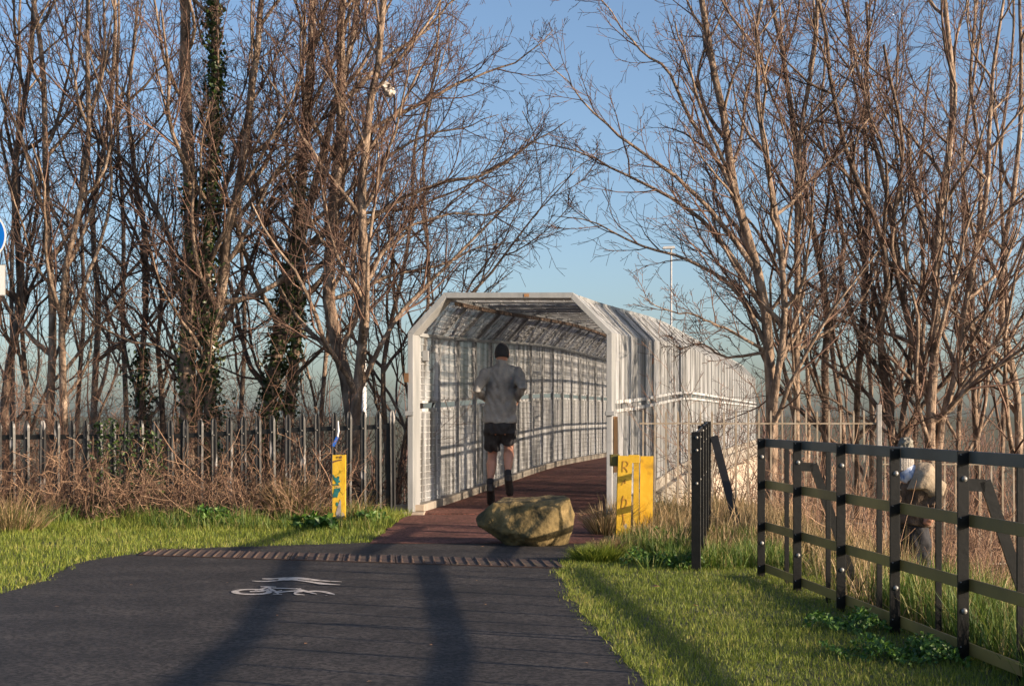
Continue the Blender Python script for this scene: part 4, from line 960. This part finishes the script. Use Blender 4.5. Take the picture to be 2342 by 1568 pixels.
# tussocks and leafy plants, each a thing
def tussock(px, py, n, r, hh_, m, label, seed, Y=None, wd=.006, lean=.55, name='grass_tussock', z=None):
    c = G(px, py) if Y is None else P(px, py, Y); rg = np.random.default_rng(seed)
    a = rg.uniform(0, 6.283, n); rr_ = r * np.sqrt(rg.random(n)); x = c.x + rr_ * np.cos(a); y = c.y + rr_ * np.sin(a)
    o = blades(name, M[m], x, y, hh_, wd, lean, seed, z=np.full(n, tz(c.x, c.y)) if z is None else np.full(n, z), kind=None, dirv=np.stack([np.cos(a), np.sin(a)], -1) * (rr_ / r * .8)[:, None], off=(c.x, c.y, tz(c.x, c.y)))
    o.location = (c.x, c.y, tz(c.x, c.y)); return tag(o, label, 'grass tussock', 'grass tussocks')
tussock(1362, 1283, 900, .16, (.10, .20), 'grass', 'rounded green tussock at the corner of the lawn and the tactile strip', 51)
tussock(1400, 1262, 700, .14, (.08, .18), 'straw', 'brownish tussock at the foot of the front yellow barrier post', 52)
tussock(1385, 1222, 500, .12, (.15, .42), 'straw', 'dry seeding tuft beside the right bridge leg', 53, lean=.25)
tussock(658, 1192, 420, .14, (.30, .62), 'straw', 'upright sheaf of pale straw stalks before the palisade', 54, lean=.10, wd=.008)
tussock(720, 1190, 300, .15, (.10, .30), 'straw', 'low straw tuft between the sheaf and the single yellow post', 55)
tussock(820, 1192, 200, .12, (.12, .38), 'straw', 'thin straw tuft beside the single yellow post', 56, lean=.35)
tussock(2280, 1345, 1500, .28, (.20, .42), 'cane', 'rusty brown dead fern clump below the lower bar railing', 57, Y=11.5, lean=.5)
tussock(20, 1215, 700, .30, (.20, .50), 'straw', 'bleached grass clump among brambles near the blue sign', 58, lean=.45)
def plant(px, py, n, rx, rz, size, label, seed, m='leafgreen', Y=None):
    c = G(px, py) if Y is None else P(px, py, Y); rg = np.random.default_rng(seed)
    d = nrm(rg.normal(0, 1, (n, 3))); d[:, 2] = np.abs(d[:, 2]); rr_ = rg.random(n) ** .5
    C = d * rr_[:, None] * np.array([rx, rx, rz]) + np.array([0, 0, .02])
    C[:, 2] += .03 * np.sin(C[:, 0] * 25 + seed); V_, F_ = leaves_arrays(rg, C, size, d * .5 + np.array([0, -.3, .5]))
    e = empty('leafy_weed', (c.x, c.y, tz(c.x, c.y)), label, 'weed', 'leafy weeds in the verge')
    place('foliage', mesh_arrays('foliage', V_, [F_], M[m], False), e)
    k = 10; a = rg.uniform(0, 6.28, k); mb = MB()
    for i in range(k): mb.tube([(0, 0, -.02), (rx * .5 * math.cos(a[i]), rx * .5 * math.sin(a[i]), rz * rg.uniform(.5, .9))], .003, 4)
    mb.obj('stem', M['leafgreen'], e)
plant(485, 1205, 700, .20, .20, (.016, .034), 'bright green bushy weed below the leaning canes', 61)
plant(700, 1212, 90, .16, .16, (.035, .065), 'broad leaved pale green weed before the straw sheaf', 62)
plant(740, 1214, 110, .14, .14, (.03, .06), 'broad leaved weed at the foot of the single yellow post', 63)
plant(830, 1200, 160, .16, .12, (.02, .045), 'low leafy weed between the yellow post and the bridge leg', 64)
plant(868, 1196, 160, .15, .10, (.02, .04), 'low leafy weed at the end of the palisade', 65)
plant(1520, 1250, 320, .20, .14, (.010, .020), 'dark leafy weed behind the end-on fence post', 66)
plant(1480, 1290, 420, .22, .10, (.009, .018), 'low dark green weed patch between lawn and barrier', 67)
plant(1560, 1300, 420, .18, .11, (.009, .018), 'dark weed clump at the foot of the nearest end-on post', 68)
plant(1950, 1440, 700, .26, .07, (.008, .018), 'low nettle patch under the bottom fence rail', 69, 'leafgreen')
plant(2120, 1510, 1100, .30, .07, (.007, .016), 'shaded clover patch beside the stayed fence post', 70, 'leafgreen')
plant(2010, 1500, 800, .28, .045, (.006, .013), 'flat clover patch on the lawn inside the fence', 71, 'leafgreen')
# ivy smothering the palisade
rg = np.random.default_rng(72); n = 1250
cx_ = rg.choice([245, 262, 225, 300, 340, 360], n) + rg.normal(0, 12, n); cy_ = rg.uniform(955, 1170, n) + np.abs(cx_ - 255) * .35
Yi = 16.85 + rg.normal(0, .10, n); C = np.stack([(cx_ - CX) / FPX * Yi, Yi, EYE - (cy_ - HY) / FPX * Yi], -1); o0 = np.array([C[:, 0].mean(), 16.9, 0])
V_, F_ = leaves_arrays(rg, C - o0, (.013, .028), np.array([[.2, -.5, .3]])); e = empty('ivy_bush', tuple(o0), 'ivy smothering a few pales of the palisade fence', 'ivy')
place('foliage', mesh_arrays('foliage', V_, [F_], M['ivy'], False), e)
mb = MB()
for k in range(8):
    x_ = (rg.uniform(215, 370) - CX) / FPX * 16.9 - o0[0]; mb.tube([(x_, .05, -.05), (x_ + .05, .03, .4), (x_ - .03, .04, .95)], [.012, .009, .004], 5)
mb.obj('stem', M['barkdark'], e)

# fallen leaves on road and lawn
leaf_me = bpy.data.meshes.new('leaf'); leaf_me.from_pydata([(-.03, 0, .004), (-.005, .02, .012), (.035, 0, .006), (-.005, -.018, .010)], [], [(0, 3, 1), (1, 3, 2)]); leaf_me.materials.append(M['deadleaf']); leaf_me.update()
for px, py, s_, lab in [(1498, 1362, .9, 'orange fallen leaf on the sunlit lawn'), (1590, 1408, .7, 'small pinkish leaf on the lawn near the fence shadow'), (1105, 1253, .8, 'pale leaf lying beside the boulder'), (700, 1475, .45, None), (635, 1410, .4, None), (520, 1335, .4, None), (985, 1478, .4, None), (1110, 1385, .4, None), (1340, 1520, .4, None), (845, 1588 - 25, .5, None), (1090, 1330, .35, None), (300, 1340, .4, None), (130, 1390, .45, None), (95, 1305, .9, 'brown curled leaf on the verge by the blue sign')]:
    v = G(px, py); onroad = lab is None
    o = place('fallen_leaf', leaf_me, None, (v.x, v.y, .008 if onroad else (.012 if 'boulder' in lab else .055)), (random.uniform(-.3, .3) if not onroad else 0, 0, random.uniform(0, 6)), (s_, s_, s_))
    tag(o, lab or 'tiny dead leaf scrap lying on the asphalt', 'leaf', 'fallen leaves')

# ------------------------------------------------------------------ sign, columns, odds and ends
c = P(-47, 539, 13.3); sg = empty('road_sign', (c.x, c.y + .04, tz(c.x, c.y)), 'round blue sign with white rim above a white plate', 'sign')
def disc(r0, r1, y, th, n=48):
    mb = MB(); vs = []
    for a in [2 * math.pi * i / n for i in range(n)]: vs.append((r0 * math.cos(a), y, r0 * math.sin(a)))
    for a in [2 * math.pi * i / n for i in range(n)]: vs.append((r0 * math.cos(a), y + th, r0 * math.sin(a)))
    mb.add(vs, [tuple(range(n)), tuple(range(n, 2 * n))] + [(i, (i + 1) % n, n + (i + 1) % n, n + i) for i in range(n)]); return mb
zc = c.z - tz(c.x, c.y)
disc(.225, 0, -.040, .006).obj('rim', M['white'], sg, (0, 0, zc)); disc(.212, 0, -.0435, .003).obj('face', M['blue'], sg, (0, 0, zc))
mb = MB(); mb.box((0, -.038, zc - .375), (.44, .006, .262)); mb.obj('plate_backing', M['galv'], sg, bevel=.0)
mb = MB(); mb.box((0, -.0425, zc - .375), (.425, .003, .25)); mb.obj('plate', M['white'], sg)
mb = MB(); mb.tube([(0, 0, -.2), (0, 0, zc + .2)], .038, 14); mb.obj('post', M['galv'], sg, smooth=True)

def column(px, ytop, Y, r, label, m, arm):
    t = P(px, ytop, Y); zb = tz(t.x, Y); e = empty('lamp_column', (t.x, Y, zb), label, 'lamp post', 'lamp columns beyond the bridge')
    h = t.z - zb; mb = MB(); mb.tube([(0, 0, -.3), (0, 0, h * .25), (0, 0, h)], [r * 1.3, r, r * .7], 10); mb.obj('column', M[m], e, smooth=True)
    mb = MB(); mb.hexa([(-.35 * arm, -.10, h - .06), (.15 * arm, -.08, h - .05), (.15 * arm, .08, h - .05), (-.35 * arm, .10, h - .06)], [(-.32 * arm, -.07, h + .04), (.12 * arm, -.06, h + .06), (.12 * arm, .06, h + .06), (-.32 * arm, .07, h + .04)]); mb.obj('lantern', M[m], e, bevel=.01)
column(1535, 566, 62, .055, 'slim grey lamp column rising beyond the bridge roof', 'pole', 1)
column(832, 330, 40, .075, 'white lamp column showing between the bare branches', 'polewhite', -1)
nb_ = P(886, 205, 18.9); rg = np.random.default_rng(80)
nest = blob('torn_bag', M['plastic'], [tuple(Vector(v) * Vector((.11, .09, .085)).length * .55) for v in nrm(rg.normal(0, 1, (26, 3)))], .012, 1, .05, 14, None, nb_); tag(nest, 'torn pale plastic bag caught in high branches', 'bag')
mb = MB(); mb.bar(P(762, 1020, 17.1) - P(768, 1005, 17.1), P(772, 998, 17.1) - P(768, 1005, 17.1), .030, .006, side=(1, 0, .4)); e = empty('tape', P(768, 1005, 17.1), 'scrap of blue and white tape snagged on a pale', 'tape'); mb.obj('blue_strip', M['tape'], e)
mb = MB(); mb.tube([P(772, 998, 17.1) - P(768, 1005, 17.1), P(774, 985, 17.1) - P(768, 1005, 17.1), P(773, 962, 17.1) - P(768, 1005, 17.1)], [.012, .014, .006], 6); mb.obj('white_end', M['white'], e)
mb = MB(); mb.box((0, 0, 0), (.012, .03, .075)); o = mb.obj('tag', M['orange'], None, (XR + .03 + AX * 3.7, Y0 + 3.7, 1.83)); tag(o, 'small orange tag fixed high on the outer bridge wall', 'tag')
